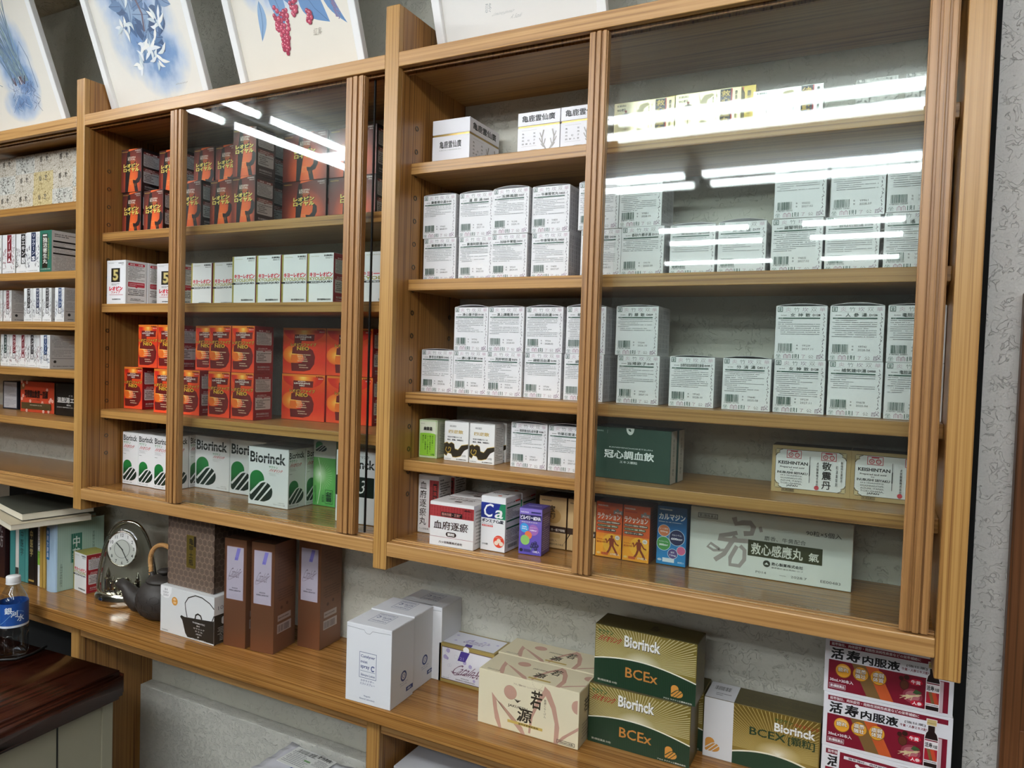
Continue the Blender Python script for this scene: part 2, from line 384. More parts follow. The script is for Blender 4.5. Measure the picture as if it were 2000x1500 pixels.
strip_light(1.55, -5.2, 'x', ((-.31, .27),), 'fluorescent batten in the row beside the far wall, end side', (-.105,))
strip_light(.40, -5.2, 'x', ((-.45, .48),), 'fluorescent batten in the row beside the far wall, middle side', (-.105,))

# ================================================================ wall cabinets
ZPT, ZR1, ZR2, ZB1, ZB2, ZPB = 2.012, 1.927, 1.901, 1.043, 1.017, .991
SR = .047            # shelf fronts stand back from the cabinet front
PITCH = .0429
def cabinet(name, x0, x1, panels, shelves, label, pins):
    """one bay: x0..x1 is the clear opening, panels the x positions of its side panels (post thickness 30 mm)"""
    g = empty(name, (0, 0, 0))
    for px in panels:
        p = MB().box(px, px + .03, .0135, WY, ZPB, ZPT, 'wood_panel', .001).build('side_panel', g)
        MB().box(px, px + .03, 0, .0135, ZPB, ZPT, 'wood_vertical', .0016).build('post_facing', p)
        if pins and px < x1 - .2:
            z = 1.809
            while z > 1.1:
                for yy in (.0625, .195):
                    b = MB(); b.lathe([(.0032, -.0012), (.0048, -.0012), (.0048, .0006), (.0032, .0006), (.0030, -.004)], 'steel_pin', 12, cap=False)
                    b.lathe([(.0040, -.0009), (.0001, -.0010)], 'dark_rubber', 12, cap=False)  # dark disc paints the shade inside the open hole
                    o = b.build('pin_socket', p); o.rotation_euler = (0, math.pi / 2, 0); o.location = (px + .0302, yy, z)
                z -= PITCH
    t = MB(); t.box(x0, x1, .013, WY, ZR2 + .004, ZR1 - .001, 'wood_shelf'); t.build('top_board', g)
    t = MB(); t.box(x0, x1, 0, .013, ZR2, ZR1, 'wood_rail', .0015); t.build('top_rail', g)
    for yy in (.016, .030): MB().box(x0, x1, yy, yy + .004, ZR2 - .004, ZR2 + .004, 'wood_panel').build('door_track', g)
    b = MB(); b.box(x0, x1, .013, WY, ZB2, ZB1 - .0005, 'wood_counter'); b.build('bottom_board', g)
    b = MB(); b.box(x0, x1, 0, .013, ZB2, ZB1, 'wood_rail', .0018); b.build('bottom_rail', g)
    for yy in (.016, .027): MB().box(x0, x1, yy, yy + .0045, ZB1 - .001, ZB1 + .0012, 'wood_rail', .0005).build('door_track', g)
    for z in shelves:
        s_ = MB().box(x0, x1, SR, WY, z - .0205, z, 'wood_shelf', .0012).build('shelf', g)
    tag(g, label, 'cabinet', 'built-in wall cabinets')
    return g
SH_O = (1.742, 1.571, 1.443, 1.321, 1.190)
SH_A = (1.658, 1.487, 1.231)
SH_B = (1.741, 1.527, 1.317, 1.190)
cabinet('wall_cabinet', -.87, 0., (-.9,), SH_O, 'honey wood wall cabinet bay without visible doors, holding katakana cartons and wrapped cream boxes', False)
cA = cabinet('wall_cabinet', .03, .90, (0.,), SH_A, 'honey wood wall cabinet bay with glass door, holding orange and dark red tonic cartons', True)
cB = cabinet('wall_cabinet', .93, 1.80, (.90, 1.80), SH_B, 'honey wood wall cabinet bay with glass door, holding rows of white herbal cartons', True)

def door(cab, xa, xb, wl, wr, rear, ra, rb):
    """sliding glass door with two grooved stiles; rear = frameless pane running in the second track"""
    d = empty('sliding_door', (0, 0, 0)); d.parent = cab
    for x, w in ((xa, wl), (xb - wr, wr)):
        s_ = MB(); s_.box(x, x + w, .004, .017, ZB1 + .0025, ZR2 - .0025, 'wood_stile', .001)
        s_.box(x + .0015, x + w * .36, .0008, .0045, ZB1 + .0025, ZR2 - .0025, 'wood_stile', .0012)
        s_.box(x + w * .44, x + w * .66, -.0006, .0045, ZB1 + .0025, ZR2 - .0025, 'wood_stile', .0012)
        s_.box(x + w * .74, x + w - .0015, .0008, .0045, ZB1 + .0025, ZR2 - .0025, 'wood_stile', .0012)
        s_.build('grooved_stile', d)
    MB().box(xa + wl - .002, xb - wr + .002, .0085, .0115, ZB1 + .0028, ZR2 - .003, 'door_glass').build('glass_pane', d)
    if rear:
        d2 = empty('sliding_door', (0, 0, 0)); d2.parent = cab
        MB().box(ra, rb, .0275, .0305, ZB1 + .0028, ZR2 - .003, 'door_glass').build('glass_pane', d2)
        return d2
dA = door(cA, .326, .852, .037, .042, True, .375, .856)
MB().box(.856, .8585, .027, .031, ZB1 + .0028, ZR2 - .003, 'dark_rubber').build('edge_seal', dA)
dB = door(cB, 1.293, 1.792, .031, .034, True, 1.337, 1.757)

# ================================================================ counter, desk, things at the edges
ct = empty('counter', (0, 0, 0))
MB().box(-.95, 1.8385, 0, WY, .700, .7300, 'wood_counter', .002).build('worktop', ct)
for lx in (-.9, -.05, .872, 1.79):
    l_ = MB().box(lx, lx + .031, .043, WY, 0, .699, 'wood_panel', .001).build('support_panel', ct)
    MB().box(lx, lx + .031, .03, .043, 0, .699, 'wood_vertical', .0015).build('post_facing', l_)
for a, b_ in ((-.869, -.05), (-.019, .872), (.903, 1.79)):
    MB().box(a, b_, .034, .054, .664, .699, 'wood_rail', .0015).build('apron_rail', ct)
    if b_ > 0: MB().box(max(a, .52), b_, .06, .199, .28, .30, 'wood_shelf', .001).build('low_shelf', ct)
tag(ct, 'long honey wood counter with striped worktop running below the wall cabinets', 'counter')

dk = empty('desk', (.17, .028, 0), .06)
bm = bmesh.new(); bmesh.ops.create_cube(bm, size=1)
for v in bm.verts: v.co = Vector((-.45 + v.co.x * .9, -.4 + v.co.y * .8, .5905 + v.co.z * .069))
bmesh.ops.bevel(bm, geom=[e for e in bm.edges], offset=.012, segments=4, affect='EDGES')
MB().bm_in(bm, 'wood_desk').build('desk_top', dk, smooth=True)
MB().box(-.86, -.028, -.76, -.018, .05, .555, 'cream_panel', .002).build('pedestal', dk)
MB().box(-.0285, -.024, -.045, -.018, .0, .555, 'cream_panel', .001).build('corner_post', dk)
MB().box(-.0285, -.0265, -.152, -.149, .05, .555, 'dark_rubber').build('panel_joint', dk)
for x, y in ((-.82, -.72), (-.06, -.72), (-.82, -.06), (-.06, -.06)): MB().box(x - .02, x + .02, y - .02, y + .02, 0, .051, 'dark_rubber', .002).build('foot', dk)
tag(dk, 'dark reddish wood desk with rounded top edge and beige side panel', 'desk')
dc_ = empty('dark_filler', (-.46, .15, 0)); MB().box(-.39, .39, -.05, .05, 0, .655, 'black_felt', .002).build('filler_block', dc_)  # black block with slabs, added only to darken the gap under the counter
for z_ in (.05, .35): MB().box(-.38, .38, -.056, -.0502, z_, z_ + .28, 'black_felt', .002).build('filler_slab', dc_)
tag(dc_, 'black block added to darken the gap under the counter behind the desk', 'dark filler')
cable = MB().tube([(-.30, -.14, .6285), (-.20, -.115, .6285), (-.125, -.100, .6285), (-.095, -.075, .6285), (-.093, -.043, .6285), (-.105, -.010, .6285), (-.112, .006, .6285)], .003, 'dark_rubber', 8).build('power_cable', smooth=True)
tag(cable, 'thin black cable lying across the dark desk behind the water bottle', 'cable')

# brown wooden frame fixed to the wall at the edge of the view
wf = empty('wooden_frame', (0, 0, 0))
MB().box(1.905, 1.945, .215, WY, .1, 1.507, 'wood_brown', .002).build('stile', wf)
MB().box(1.945, 2.3, .217, WY, 1.42, 1.505, 'wood_brown', .002).build('rail', wf)
MB().box(1.945, 2.3, .226, WY, .1, 1.42, 'wood_brown').build('panel', wf)
MB().box(1.9285, 1.937, .2135, .216, .66, .86, 'wood_brown', .001).build('finger_pull', wf)
tag(wf, 'dark brown grained wooden frame mounted on the white stucco beside the end cabinet', 'wooden frame')
# ================================================================ cartons: one builder per kind of package
WH = '#e9e9ea'
def flap(o, w, d, h, k='#e4e4e4', bulge=.0028, name='top_flap'):
    """the tucked lid panel, bowed up a little along the front edge"""
    n = 12; vs = []; fs = []
    for j, yy in enumerate((-d / 2 + .0004, -d / 2 + .012, d / 2 - .002)):
        for i in range(n + 1):
            u = i / n; z = h + .0003 + bulge * (4 * u * (1 - u)) * (1, .75, 0)[j]
            vs.append((-w / 2 + .001 + u * (w - .002), yy, z))
    for j in range(2):
        for i in range(n): fs.append((j * (n + 1) + i, j * (n + 1) + i + 1, (j + 1) * (n + 1) + i + 1, (j + 1) * (n + 1) + i))
    m = MB(); m.mesh_in(vs, fs, k); f = m.build(name, o)
    md = f.modifiers.new('card', 'SOLIDIFY'); md.thickness = .0005; md.offset = 1
    return f
GN, PK, PU, GY = '#2c5546', '#b48fa0', '#7a4f73', '#86827f'
KW, KD, KH = .0715, .072, .080
KSIDE = ['漢方精撰医薬', '和漢製剤伝統', '生薬煎剤調合', '東洋医学古方', '薬草根皮花実']
def kampo(name, num, seed, lot):
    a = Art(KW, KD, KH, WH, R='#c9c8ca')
    # seal-script borders
    a.box_line('F', .03, .895, .135, .985, GN, .012); a.t('F', '東', .05, .90, .115, .97, GN, .01)
    for i, (g, c) in enumerate((('炎', PK), ('竹', GN), ('坎', PU), ('双', GY), ('華', PK))): a.t('F', g, .19 + i * .165, .90, .30 + i * .165, .975, c, -.012)
    a.line('F', [(.02, .885), (.91, .885)], .004, '#b9b7b6')
    a.t('F', '坐', .03, .02, .13, .10, '#4d6f62', -.008)
    for i in range(2): a.line('F', [(.19 + i * .08, .02), (.19 + i * .08, .08), (.22 + i * .08, .10), (.25 + i * .08, .08), (.25 + i * .08, .02)], .012, PK); a.line('F', [(.22 + i * .08, .02), (.22 + i * .08, .1)], .008, PK)
    a.line('F', [(.37, .02), (.37, .10)], .014, GN); a.t('F', '見', .395, .02, .455, .10, GN, .01); a.line('F', [(.48, .02), (.48, .10)], .014, GN)
    a.t('F', '了', .54, .03, .61, .09, PK); a.t('F', '公', .67, .03, .77, .09, GY); a.t('F', '四', .83, .02, .89, .09, PU); a.t('F', '父', .88, .03, .97, .12, PU)
    for i in range(11): a.line('F', [(.935 + .02 * math.sin(i * 2.1 + seed), .15 + i * .067), (.95 - .02 * math.sin(i * 1.3), .175 + i * .067), (.935, .195 + i * .067)], .012, '#8a8388' if i % 3 else '#4f4750')
    # title
    a.t('F', '漢方製剤', .10, .818, .215, .838, '#333333'); n = len(name); x1 = .70 if n < 7 else .76
    if n <= 3:
        for i, g in enumerate(name): a.t('F', g, .26 + i * (.44 / n) + .03, .80, .26 + i * (.44 / n) + .125, .868, '#3a4a44', .012)
    else: a.t('F', name, .245, .80, x1, .868, '#3a4a44', .012)
    a.t('F', num, x1 + .025, .812, x1 + .17 - (n > 6) * .03, .852, '#222222', .02)
    a.r('F', .055, .763, .87, .785, GN); a.t('F', '注意', .075, .767, .15, .781, '#e8efe9')
    rows = 7 + seed % 6
    a.fine('F', .05, .755 - rows * .037, .87, .755, rows, '#85898a', seed, .36)
    a.bars('F', .07, .155, .36, .30, GN, seed); a.t('F', '4 987301 ' + '%06d' % (seed * 7919 % 999999), .05, .125, .37, .15, '#4b5450')
    a.t('F', '製', .43, .25, .46, .28, '#555555'); a.t('F', '限', .43, .19, .46, .22, '#555555'); a.t('F', lot[0], .54, .245, .70, .28, '#7b7b7b'); a.t('F', lot[1], .54, .185, .76, .22, '#7b7b7b')
    # side panel: dense columns of grey seal characters
    for i in range(7):
        g = KSIDE[(i + seed) % 5]; x = .07 + i * .127
        a.tv('R', (g * 2)[:9], x, .06, x + .09, .95, '#66636a' if i % 2 else '#8d8a90')
    return a
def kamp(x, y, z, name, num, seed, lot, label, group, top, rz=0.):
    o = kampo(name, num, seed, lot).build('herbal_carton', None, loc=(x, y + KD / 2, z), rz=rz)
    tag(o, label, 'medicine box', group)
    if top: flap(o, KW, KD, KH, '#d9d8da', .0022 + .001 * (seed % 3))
    return o

# --- tonic cartons
grad('royal', [(0, '#f0722f'), (.32, '#d4582a'), (.6, '#7b2f22'), (1, '#2c1213')], 'r', cx=.55, cy=.25, rx=.75, ry=.95)
grad('royal_side', [(0, '#191213'), (1, '#201718')], 'v')
grad('neo', [(0, '#e8502a'), (.25, '#d8341e'), (.6, '#d93a1c'), (.85, '#e0561f'), (1, '#e88a30')], 'v')
grad('neo_glow', [(0, '#ffd36a'), (.3, '#f79a35'), (.75, '#e2481f'), (1, '#d0281b')], 'r', cx=.5, cy=.93, rx=.34, ry=.30)
grad('neo_glow2', [(0, '#ffcf62'), (.35, '#f38a2c'), (.8, '#e2481f'), (1, '#d5301b')], 'r', cx=.25, cy=.42, rx=.38, ry=.30)
GOLDT = '#e9d56a'
TW, TD, TH = .0695, .056, .104
def pharma_side(a, body, panel, red):
    a.rr('R', .10, .60, .90, .93, panel, .05); a.rr('R', .10, .875, .90, .93, red, .04); a.t('R', '用法・用量', .22, .888, .80, .915, '#f0e8e6', .02)
    a.fine('R', .14, .615, .86, .865, 9, '#4a4646', 3)
    a.rr('R', .10, .22, .90, .555, panel, .05); a.rr('R', .10, .475, .90, .555, red, .04); a.fine('R', .15, .48, .86, .545, 2, '#e6d6d2', 5)
    a.p('R', [(.44, .475), (.5, .45), (.56, .475)], red); a.fine('R', .14, .25, .86, .44, 5, '#3d3a3a', 8, .6)
    a.t('R', '湧永製薬株式会社', .16, .105, .82, .15, panel, .01); a.fine('R', .16, .06, .82, .09, 1, panel, 9)
def royal(w=TW, big=False):
    a = Art(w, TD, TH, '#1d1314', F='@royal', R='@royal_side', T='#1d1314')
    k = '#1b1214'; f = lambda x: .5 + (x - .5) * (.62 if big else 1)
    a.p('F', [(f(.20), .0), (f(.34), .0), (f(.40), .28), (f(.47), .58), (f(.42), .95), (f(.30), .95), (f(.22), .60)], k)
    a.p('F', [(f(.34), .64), (f(.62), .66), (f(.72), .72), (f(.70), .60), (f(.34), .56)], k)
    a.p('F', [(f(.85), .52), (f(.98), .45), (f(.99), .33), (f(.90), .22), (f(.74), .18), (f(.60), .20), (f(.58), .28), (f(.72), .27), (f(.82), .33)], k)
    a.p('F', [(f(.60), .28), (f(.76), .26), (f(.86), .0), (f(.70), .0)], k)
    a.t('F', '皇', f(.66), .14, f(.74), .20, '#8a5a2c'); a.fine('F', f(.40), .17, f(.58), .30, 4, '#e7a05c', 4)
    a.p('F', [(f(.36), .95), (f(.86), 1.), (f(.70), 1.), (f(.38), 1.)], '#e3652c')
    a.t('F', 'LEOPIN', f(.33), .785, f(.70), .825, '#ecdccb', .015); a.t('F', 'ROYAL', f(.33), .735, f(.70), .780, '#ecdccb', .02)
    a.t('F', 'LEOPIN', f(.36), .70, f(.66), .722, '#c98d4a')
    for dx, c in ((.012, '#2b1a10'), (0, GOLDT)):
        a.t('F', 'レオピン', f(.13) + dx, .575 - dx, f(.88) + dx, .66 - dx, c, .045); a.t('F', 'ロイヤル', f(.13) + dx, .475 - dx, f(.88) + dx, .56 - dx, c, .045)
    a.t('F', 'WAKUNAGA', .04, .93, .04 + .30 * (TW / w) ** .8, .955, '#d9b45a'); a.t('F', '第2類医薬品', .96 - .28 * (TW / w), .94, .96, .97, '#f0e0d4'); a.t('F', '60mL×%d' % (4 if big else 2), .96 - .2 * (TW / w), .90, .96, .925, '#f0e0d4')
    pharma_side(a, '#1d1314', '#b9b6b6', '#7a3a34')
    return a
def neo(w=TW, big=False):
    a = Art(w, TD, TH, '#b3231f', F='@neo', R='#8f1a22', T='#a8241f')
    a.e('F', .5, .95, .48, '@neo_glow', .05 * 5.2, 24, 180, 360); a.e('F', .25, .42, .24, '@neo_glow2', .2)
    K = '#6b1a17'; f = lambda x: .5 + (x - .5) * (.62 if big else 1) - (.0 if not big else .02)
    a.p('F', [(f(.17), .86), (f(.92), .86), (f(.90), .72), (f(.44), .72), (f(.42), .62), (f(.16), .58)], K)
    a.p('F', [(f(.10), .58), (f(.42), .60), (f(.66), .59), (f(.86), .52), (f(.95), .38), (f(.92), .22), (f(.78), .10), (f(.55), .06), (f(.08), .06), (f(.05), .24), (f(.30), .24), (f(.46), .25), (f(.55), .33), (f(.48), .43), (f(.08), .44)], K)
    a.p('F', [(f(.06), .42), (f(.26), .42), (f(.31), .36), (f(.26), .28), (f(.12), .25), (f(.04), .30)], '#e06a22')
    a.fine('F', f(.30), .26, f(.80), .44, 4, '#e3c9a4', 3, .5); a.fine('F', f(.34), .12, f(.7), .22, 2, '#d9bfa0', 6, .4)
    a.t('F', '滋養強壮剤', f(.34), .835, f(.62), .855, '#efe2d5', .02); a.t('F', 'LEOPINFIVE', f(.20), .785, f(.80), .82, '#efe6da', .02); a.t('F', 'NEO', f(.40), .74, f(.60), .775, '#efe6da', .02)
    for b, c in ((.11, '#2d160c'), (.035, '#d6a638')):
        a.t('F', 'レオピンファイブ', f(.04), .60, f(.98), .675, c, b); a.t('F', 'NEO', f(.27), .515, f(.73), .595, c, b * .9)
    a.t('F', 'WAKUNAGA', .03, .945, .03 + .3 * (TW / w) ** .8, .965, '#d98c3c'); a.t('F', '第2類医薬品', .96 - .3 * (TW / w), .945, .96, .975, '#4a1512', .02); a.t('F', '60mL×%d' % (4 if big else 2), .96 - .2 * (TW / w), .905, .96, .93, '#f6d8c8', .02)
    pharma_side(a, '#8f1a22', '#d3cdce', '#8f1a2c')
    return a
def five():
    a = Art(TW, TD, TH, WH, L='#a59356')
    a.box_line('F', .04, .03, .95, .96, '#b9b9b6', .008); a.box_line('R', .06, .03, .95, .96, '#a2a2a0', .012)
    a.r('F', .24, .50, .70, .82, '#14120e'); a.t('F', '5', .32, .53, .62, .79, '#a3924f', .05); a.t('F', '5', .35, .55, .60, .775, '#d0c282', .0)
    a.t('F', 'WAKUNAGA', .08, .925, .38, .945, '#777777'); a.t('F', '第2類医薬品', .62, .92, .91, .945, '#333333', .02); a.t('F', '60mL', .78, .885, .91, .905, '#555555')
    a.fine('F', .26, .425, .70, .47, 2, '#333333', 3, .6)
    a.t('F', 'レオピン', .15, .305, .84, .40, '#d4152f', .06); a.t('F', 'ファイブ', .25, .235, .72, .295, '#c9203a', .03); a.r('F', .15, .205, .88, .213, '#b8203c')
    a.t('F', '湧永製薬株式会社', .30, .09, .76, .12, '#2c2c2c', .02)
    a.rr('R', .12, .885, .90, .945, '#c01e38', .04); a.t('R', '用法・用量', .2, .898, .82, .93, '#f3e6e6', .03); a.fine('R', .12, .55, .90, .875, 11, '#55504f', 7)
    a.rr('R', .12, .40, .90, .51, '#c01e38', .03); a.fine('R', .16, .42, .86, .49, 2, '#eecfd2', 4); a.p('R', [(.45, .40), (.51, .375), (.57, .40)], '#c01e38')
    a.fine('R', .12, .20, .90, .36, 4, '#45403f', 9, .6); a.fine('R', .2, .08, .88, .14, 2, '#3a3838', 5, .6)
    return a
OLV = '#a79b4c'
def kyo(w=TW, big=False, h=TH):
    a = Art(w, TD, h, WH, R='#a3262e', T='#9c9444', L=OLV)
    if big: a.n['F'] = 0
    else: a.r('F', .0, .0, .07, 1., OLV)
    x = .02 if big else .10
    a.t('F', 'キヨーレオピン', x, .535, .97, .62, '#d21a30', .06); a.t('F', 'KYOLEOPIN', x, .46, .97, .53, OLV, .035)
    a.r('F', 0, .405, .44, .445, '#1a1a1a'); a.t('F', '滋養強壮', .14, .412, .42, .438, '#e8e8e8', .02); a.t('F', 'LIQUID', .46, .405, .965, .45, '#1a1a1a', .05)
    a.t('F', 'WAKUNAGA', .13, .93, .45, .95, '#9a9660'); a.t('F', '第2類医薬品', .64, .93, .96, .965, '#2a2a2a', .03); a.t('F', '60mL×2', .70, .885, .96, .92, '#444444')
    a.t('F', '湧永製薬株式会社', .40, .06, .93, .10, '#222222', .02)
    pharma_side(a, '#a3262e', '#dcd6d6', '#a3262e')
    return a
# --- white and green granule cartons
grad('leaf', [(0, '#0e2a1c'), (.18, '#10351f'), (.38, '#1f7a3c'), (1, '#1f8a42')], 'v', rough=.3)
DG = '#12291f'
def heart(a, fc, x0, y0, x1, y1, c1='@leaf', c2=DG, wcol=WH):
    """two rounded leaves with slanting white stripes"""
    X = lambda u: x0 + (x1 - x0) * u; Y = lambda v: y0 + (y1 - y0) * v
    L = [(X(0), Y(.06)), (X(.05), Y(0)), (X(.62), Y(.0)), (X(.62), Y(.60))] + [(X(.31 + .31 * math.cos(q)), Y(.72 + .28 * math.sin(q))) for q in [math.pi * i / 14 for i in range(15)]]
    a.p(fc, L, c1)
    R = [(X(.02), Y(.06))] + [(X(.66 + .32 * math.cos(q)), Y(.34 + .30 * math.sin(q))) for q in [math.radians(135 - i * 12) for i in range(20)]] + [(X(.6), Y(0)), (X(.1), Y(0))]
    O = [(X(-.03), Y(.22)), (X(-.03), Y(-.03)), (X(.62), Y(-.04))] + [(X(.66 + .37 * math.cos(q)), Y(.34 + .35 * math.sin(q))) for q in [math.radians(-90 + i * 15) for i in range(16)]]
    O = [(X(.0), Y(.24)), (X(.43), Y(.62))] + [(X(.66 + .37 * math.cos(q)), Y(.34 + .345 * math.sin(q))) for q in [math.radians(125 - i * 8) for i in range(11)]] + [(X(.62), Y(.3)), (X(.1), Y(.1))]
    a.p(fc, O, wcol)
    I = [(X(.0), Y(.13)), (X(.02), Y(.04)), (X(.10), Y(0)), (X(.62), Y(.0))] + [(X(.66 + .32 * math.cos(q)), Y(.335 + .30 * math.sin(q))) for q in [math.radians(-70 + i * 13) for i in range(16)]] + [(X(.46), Y(.56))]
    a.p(fc, I, c2)
    for u0, v0, u1, v1 in ((.13, 0, .70, .62), (.38, 0, .93, .55)): a.p(fc, [(X(u0), Y(v0)), (X(u0 + .065), Y(v0)), (X(u1 + .05), Y(v1 - .02)), (X(u1), Y(v1 + .02))], wcol)
def bio_word(a, fc, x0, y0, x1, y1, k='#1b2422', bg=WH):
    a.t(fc, 'Biorinck', x0, y0, x1, y1, k, .028); h = (y1 - y0)
    a.r(fc, x0 - .01, y0 + h * .40, x1 + .01, y0 + h * .44, bg)
def bio_kana(a, fc, x0, y0, x1, y1, g='#2e8b4a', r='#c22a35'):
    h = y1 - y0; a.t(fc, 'ヤクケン', x0, y0 + h * .58, x0 + (x1 - x0) * .62, y1, g, .02); a.t(fc, 'バイオリンク', x0, y0, x1, y0 + h * .5, r, .03, slant=.12)
def bio_narrow_face(a, fc):
    bio_word(a, fc, .05, .84, .92, .95); bio_kana(a, fc, .06, .70, .78, .83); a.fine(fc, .06, .63, .60, .69, 4, '#9aa09c', 3, .4); a.fine(fc, .06, .575, .25, .595, 1, '#6a6f6c', 2)
    heart(a, fc, .05, .075, .93, .47); a.t(fc, 'アロエ ヤクケン工業', .06, .03, .62, .05, '#3a3f3c', .01)
def bio_narrow():
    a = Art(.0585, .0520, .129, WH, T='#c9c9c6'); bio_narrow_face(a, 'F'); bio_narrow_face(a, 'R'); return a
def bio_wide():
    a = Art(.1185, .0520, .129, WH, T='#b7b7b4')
    bio_word(a, 'F', .04, .73, .93, .92); bio_kana(a, 'F', .52, .60, .87, .70); a.fine('F', .52, .53, .78, .59, 3, '#a3a8a4', 3, .4)
    heart(a, 'F', .04, .07, .63, .60); a.t('F', 'アロエ ヤクケン工業', .64, .04, .93, .06, '#3a3f3c', .01); a.t('F', '180包', .76, .075, .92, .095, '#8a8f8c')
    bio_narrow_face(a, 'R'); return a
grad('green_sun', [(0, '#f4fbf0'), (.12, '#d2ebc2'), (.4, '#7cc06c'), (1, '#5fb057')], 'r', cx=.30, cy=.48, rx=.75, ry=.40)
def bio_green():
    a = Art(.064, .05, .148, '#d9dbd4', R='#8fae86')
    a.r('F', 0, 0, 1, .73, '@green_sun'); a.line('F', [(.22, .72), (.31, .6), (.36, .45), (.33, .25), (.22, .02)], .03, '#d5ecc8')
    for i in range(16):
        q = math.radians(-80 + i * 11); a.line('F', [(.36 + .05 * math.cos(q), .45 + .02 * math.sin(q)), (.36 + .5 * math.cos(q), .45 + .21 * math.sin(q))], .008, '#bfe3ae')
    a.t('F', '顆粒', .60, .07, .85, .22, '#1c3a24', .03, rot=90); a.box_line('F', .56, .04, .90, .25, '#1c3a24', .015); a.t('F', 'BCEX', .42, .06, .52, .17, '#23502d', 0, rot=90)
    heart(a, 'F', .1, .82, .6, .97, wcol='#d9dbd4'); a.fine('F', .06, .05, .16, .3, 2, '#2d6a36', 4, .6, True); return a
def bio_593():
    a = Art(.0945, .055, .146, WH)
    bio_kana(a, 'F', .10, .885, .80, .955, '#222222', '#222222') if 0 else a.t('F', 'ヤクケン バイオリンク', .10, .905, .84, .945, '#2a2a2a', .02)
    bio_word(a, 'F', .08, .76, .99, .89); a.t('F', 'BCEX', .07, .675, .42, .735, '#2a2a2a', .0)
    a.rr('F', 0, .37, .98, .65, '#10231c', .02); a.t('F', '593', .22, .42, .80, .605, '#f0f2f0', -.005, slant=.18)
    heart(a, 'F', .07, .075, .56, .33, c1='#10231c', c2='#10231c'); return a
# --- two-piece white box with a gold band
def reisen(front_plain):
    w, d, h = (.082, .115, .0905) if front_plain else (.0812, .079, .078)
    a = Art(w, d, h * .66, '#ecebef')
    def panel(fc, s=1.):
        a.r(fc, .10, .90, .46, .908, '#b9b6b4'); a.r(fc, .10, .36, .46, .368, '#b9b6b4')
        for r, row in enumerate(('亀 板', '鹿 角', '枸杞子', '朝鮮人参')):
            L = row.replace(' ', '　'); n = len(row)
            for i, g in enumerate(row):
                if g != ' ': x = .13 + i * (.27 / max(n - 1, 1)); a.t(fc, g, x - .02, .76 - r * .115, x + .03, .82 - r * .115, '#55514f')
        a.e(fc, .40, .10, .20, '#b7b3b0', .14, 24, 0, 180); a.e(fc, .22, .14, .035, '#9a9693', .07)
        for i in range(5): a.line(fc, [(.24 + i * .07, .10), (.27 + i * .07, .19)], .006, '#8d8986')
        K = '#a5a09b'
        for sx in (-1, 1):
            a.line(fc, [(.73, .08), (.73 + sx * .06, .25), (.73 + sx * .13, .42), (.73 + sx * .14, .62), (.73 + sx * .10, .86)], .03, K)
            for (bx, by, ex, ey) in ((.07, .27, .16, .40), (.13, .42, .20, .60), (.14, .60, .19, .78), (.10, .36, .06, .56)): a.line(fc, [(.73 + sx * bx, by), (.73 + sx * (bx + ex) / 2, (by + ey) / 2 - .02), (.73 + sx * ex, ey)], .02, K)
    if front_plain:
        a.t('F', '亀鹿霊仙廣', .20, .62, .78, .84, '#2a2a2a', .02); a.t('F', 'KIROKU REISENKOU', .2, .54, .78, .57, '#8a8886'); panel('R'); a.e('R', .12, .18, .06, '#222222'); a.t('R', '顆粒', .085, .14, .155, .22, '#eeeeee')
    else: panel('F')
    a.h2 = h; a.front_plain = front_plain
    return a
def put_reisen(loc, rz, plain, label):
    a = reisen(plain); w, d, h = a.w, a.d, a.h2
    o = empty('lidded_box', loc, rz); a.build('box_tray', o)
    MB().box(-w / 2 + .0012, w / 2 - .0012, -d / 2 + .0012, d / 2 - .0012, h * .66, h * .70, '#a48a52m').build('gold_band', o)
    l = Art(w, d, h * .30, '#ecebef'); fc = 'R' if plain else 'F'
    l.t(fc, '亀鹿霊仙廣', .10, .28, .88, .76, '#262626', .025)
    lo = l.build('box_lid', o, loc=(0, 0, h * .70)); tag(o, label, 'medicine box', 'white lidded boxes on the top shelf'); return o
# --- gold and silver boxes
grad('gold_face', [(0, '#e6dcae'), (.5, '#e9e2be'), (1, '#d9cd97')], 'u', rough=.22, metal=.25)
def gold(w, h, body, cnt, title, frame='@gold_face', d=.03):
    a = Art(w, d, h, body, F=frame); dk = '#2a2118'
    a.t('F', '第2類医薬品', .05, .90, .20, .95, '#3a3024', .02); a.t('F', cnt, .05, .79, .20, .86, '#2c261c', .02)
    a.e('F', .20, .62, .085, '#6d6450', .13); a.e('F', .20, .62, .06, '#8d8466', .095); a.e('F', .20, .78, .02, '#7a2a22', .03); a.line('F', [(.2, .48), (.2, .28), (.19, .1)], .012, '#6d4a38')
    for sx in (-1, 1): a.line('F', [(.2, .34), (.2 + sx * .035, .37), (.2 + sx * .045, .31), (.2, .30)], .008, '#8d8466')
    a.p('F', [(.36, .95), (.40, .78), (.44, .9), (.56, .93), (.60, .88), (.50, .80), (.47, .55), (.40, .42), (.44, .60), (.38, .74)], '#c6bb8a'); a.p('F', [(.33, .2), (.4, .35), (.5, .3), (.55, .12), (.42, .05)], '#cfc59a')
    a.tv('F', '気つけ息切れどうき', .62, .15, .645, .90, '#4a4334'); a.tv('F', '胃腸虚弱消化不良', .57, .15, .595, .85, '#4a4334')
    a.r('F', .69, .02, .85, .98, dk); a.tv('F', title, .70, .05, .84, .96, '#d9b84e', .02); a.r('F', .85, .02, .87, .98, '#b3242c')
    a.tv('F', '麝香、牛黄配合', .905, .2, .95, .93, '#4a4334', .01)
    return a
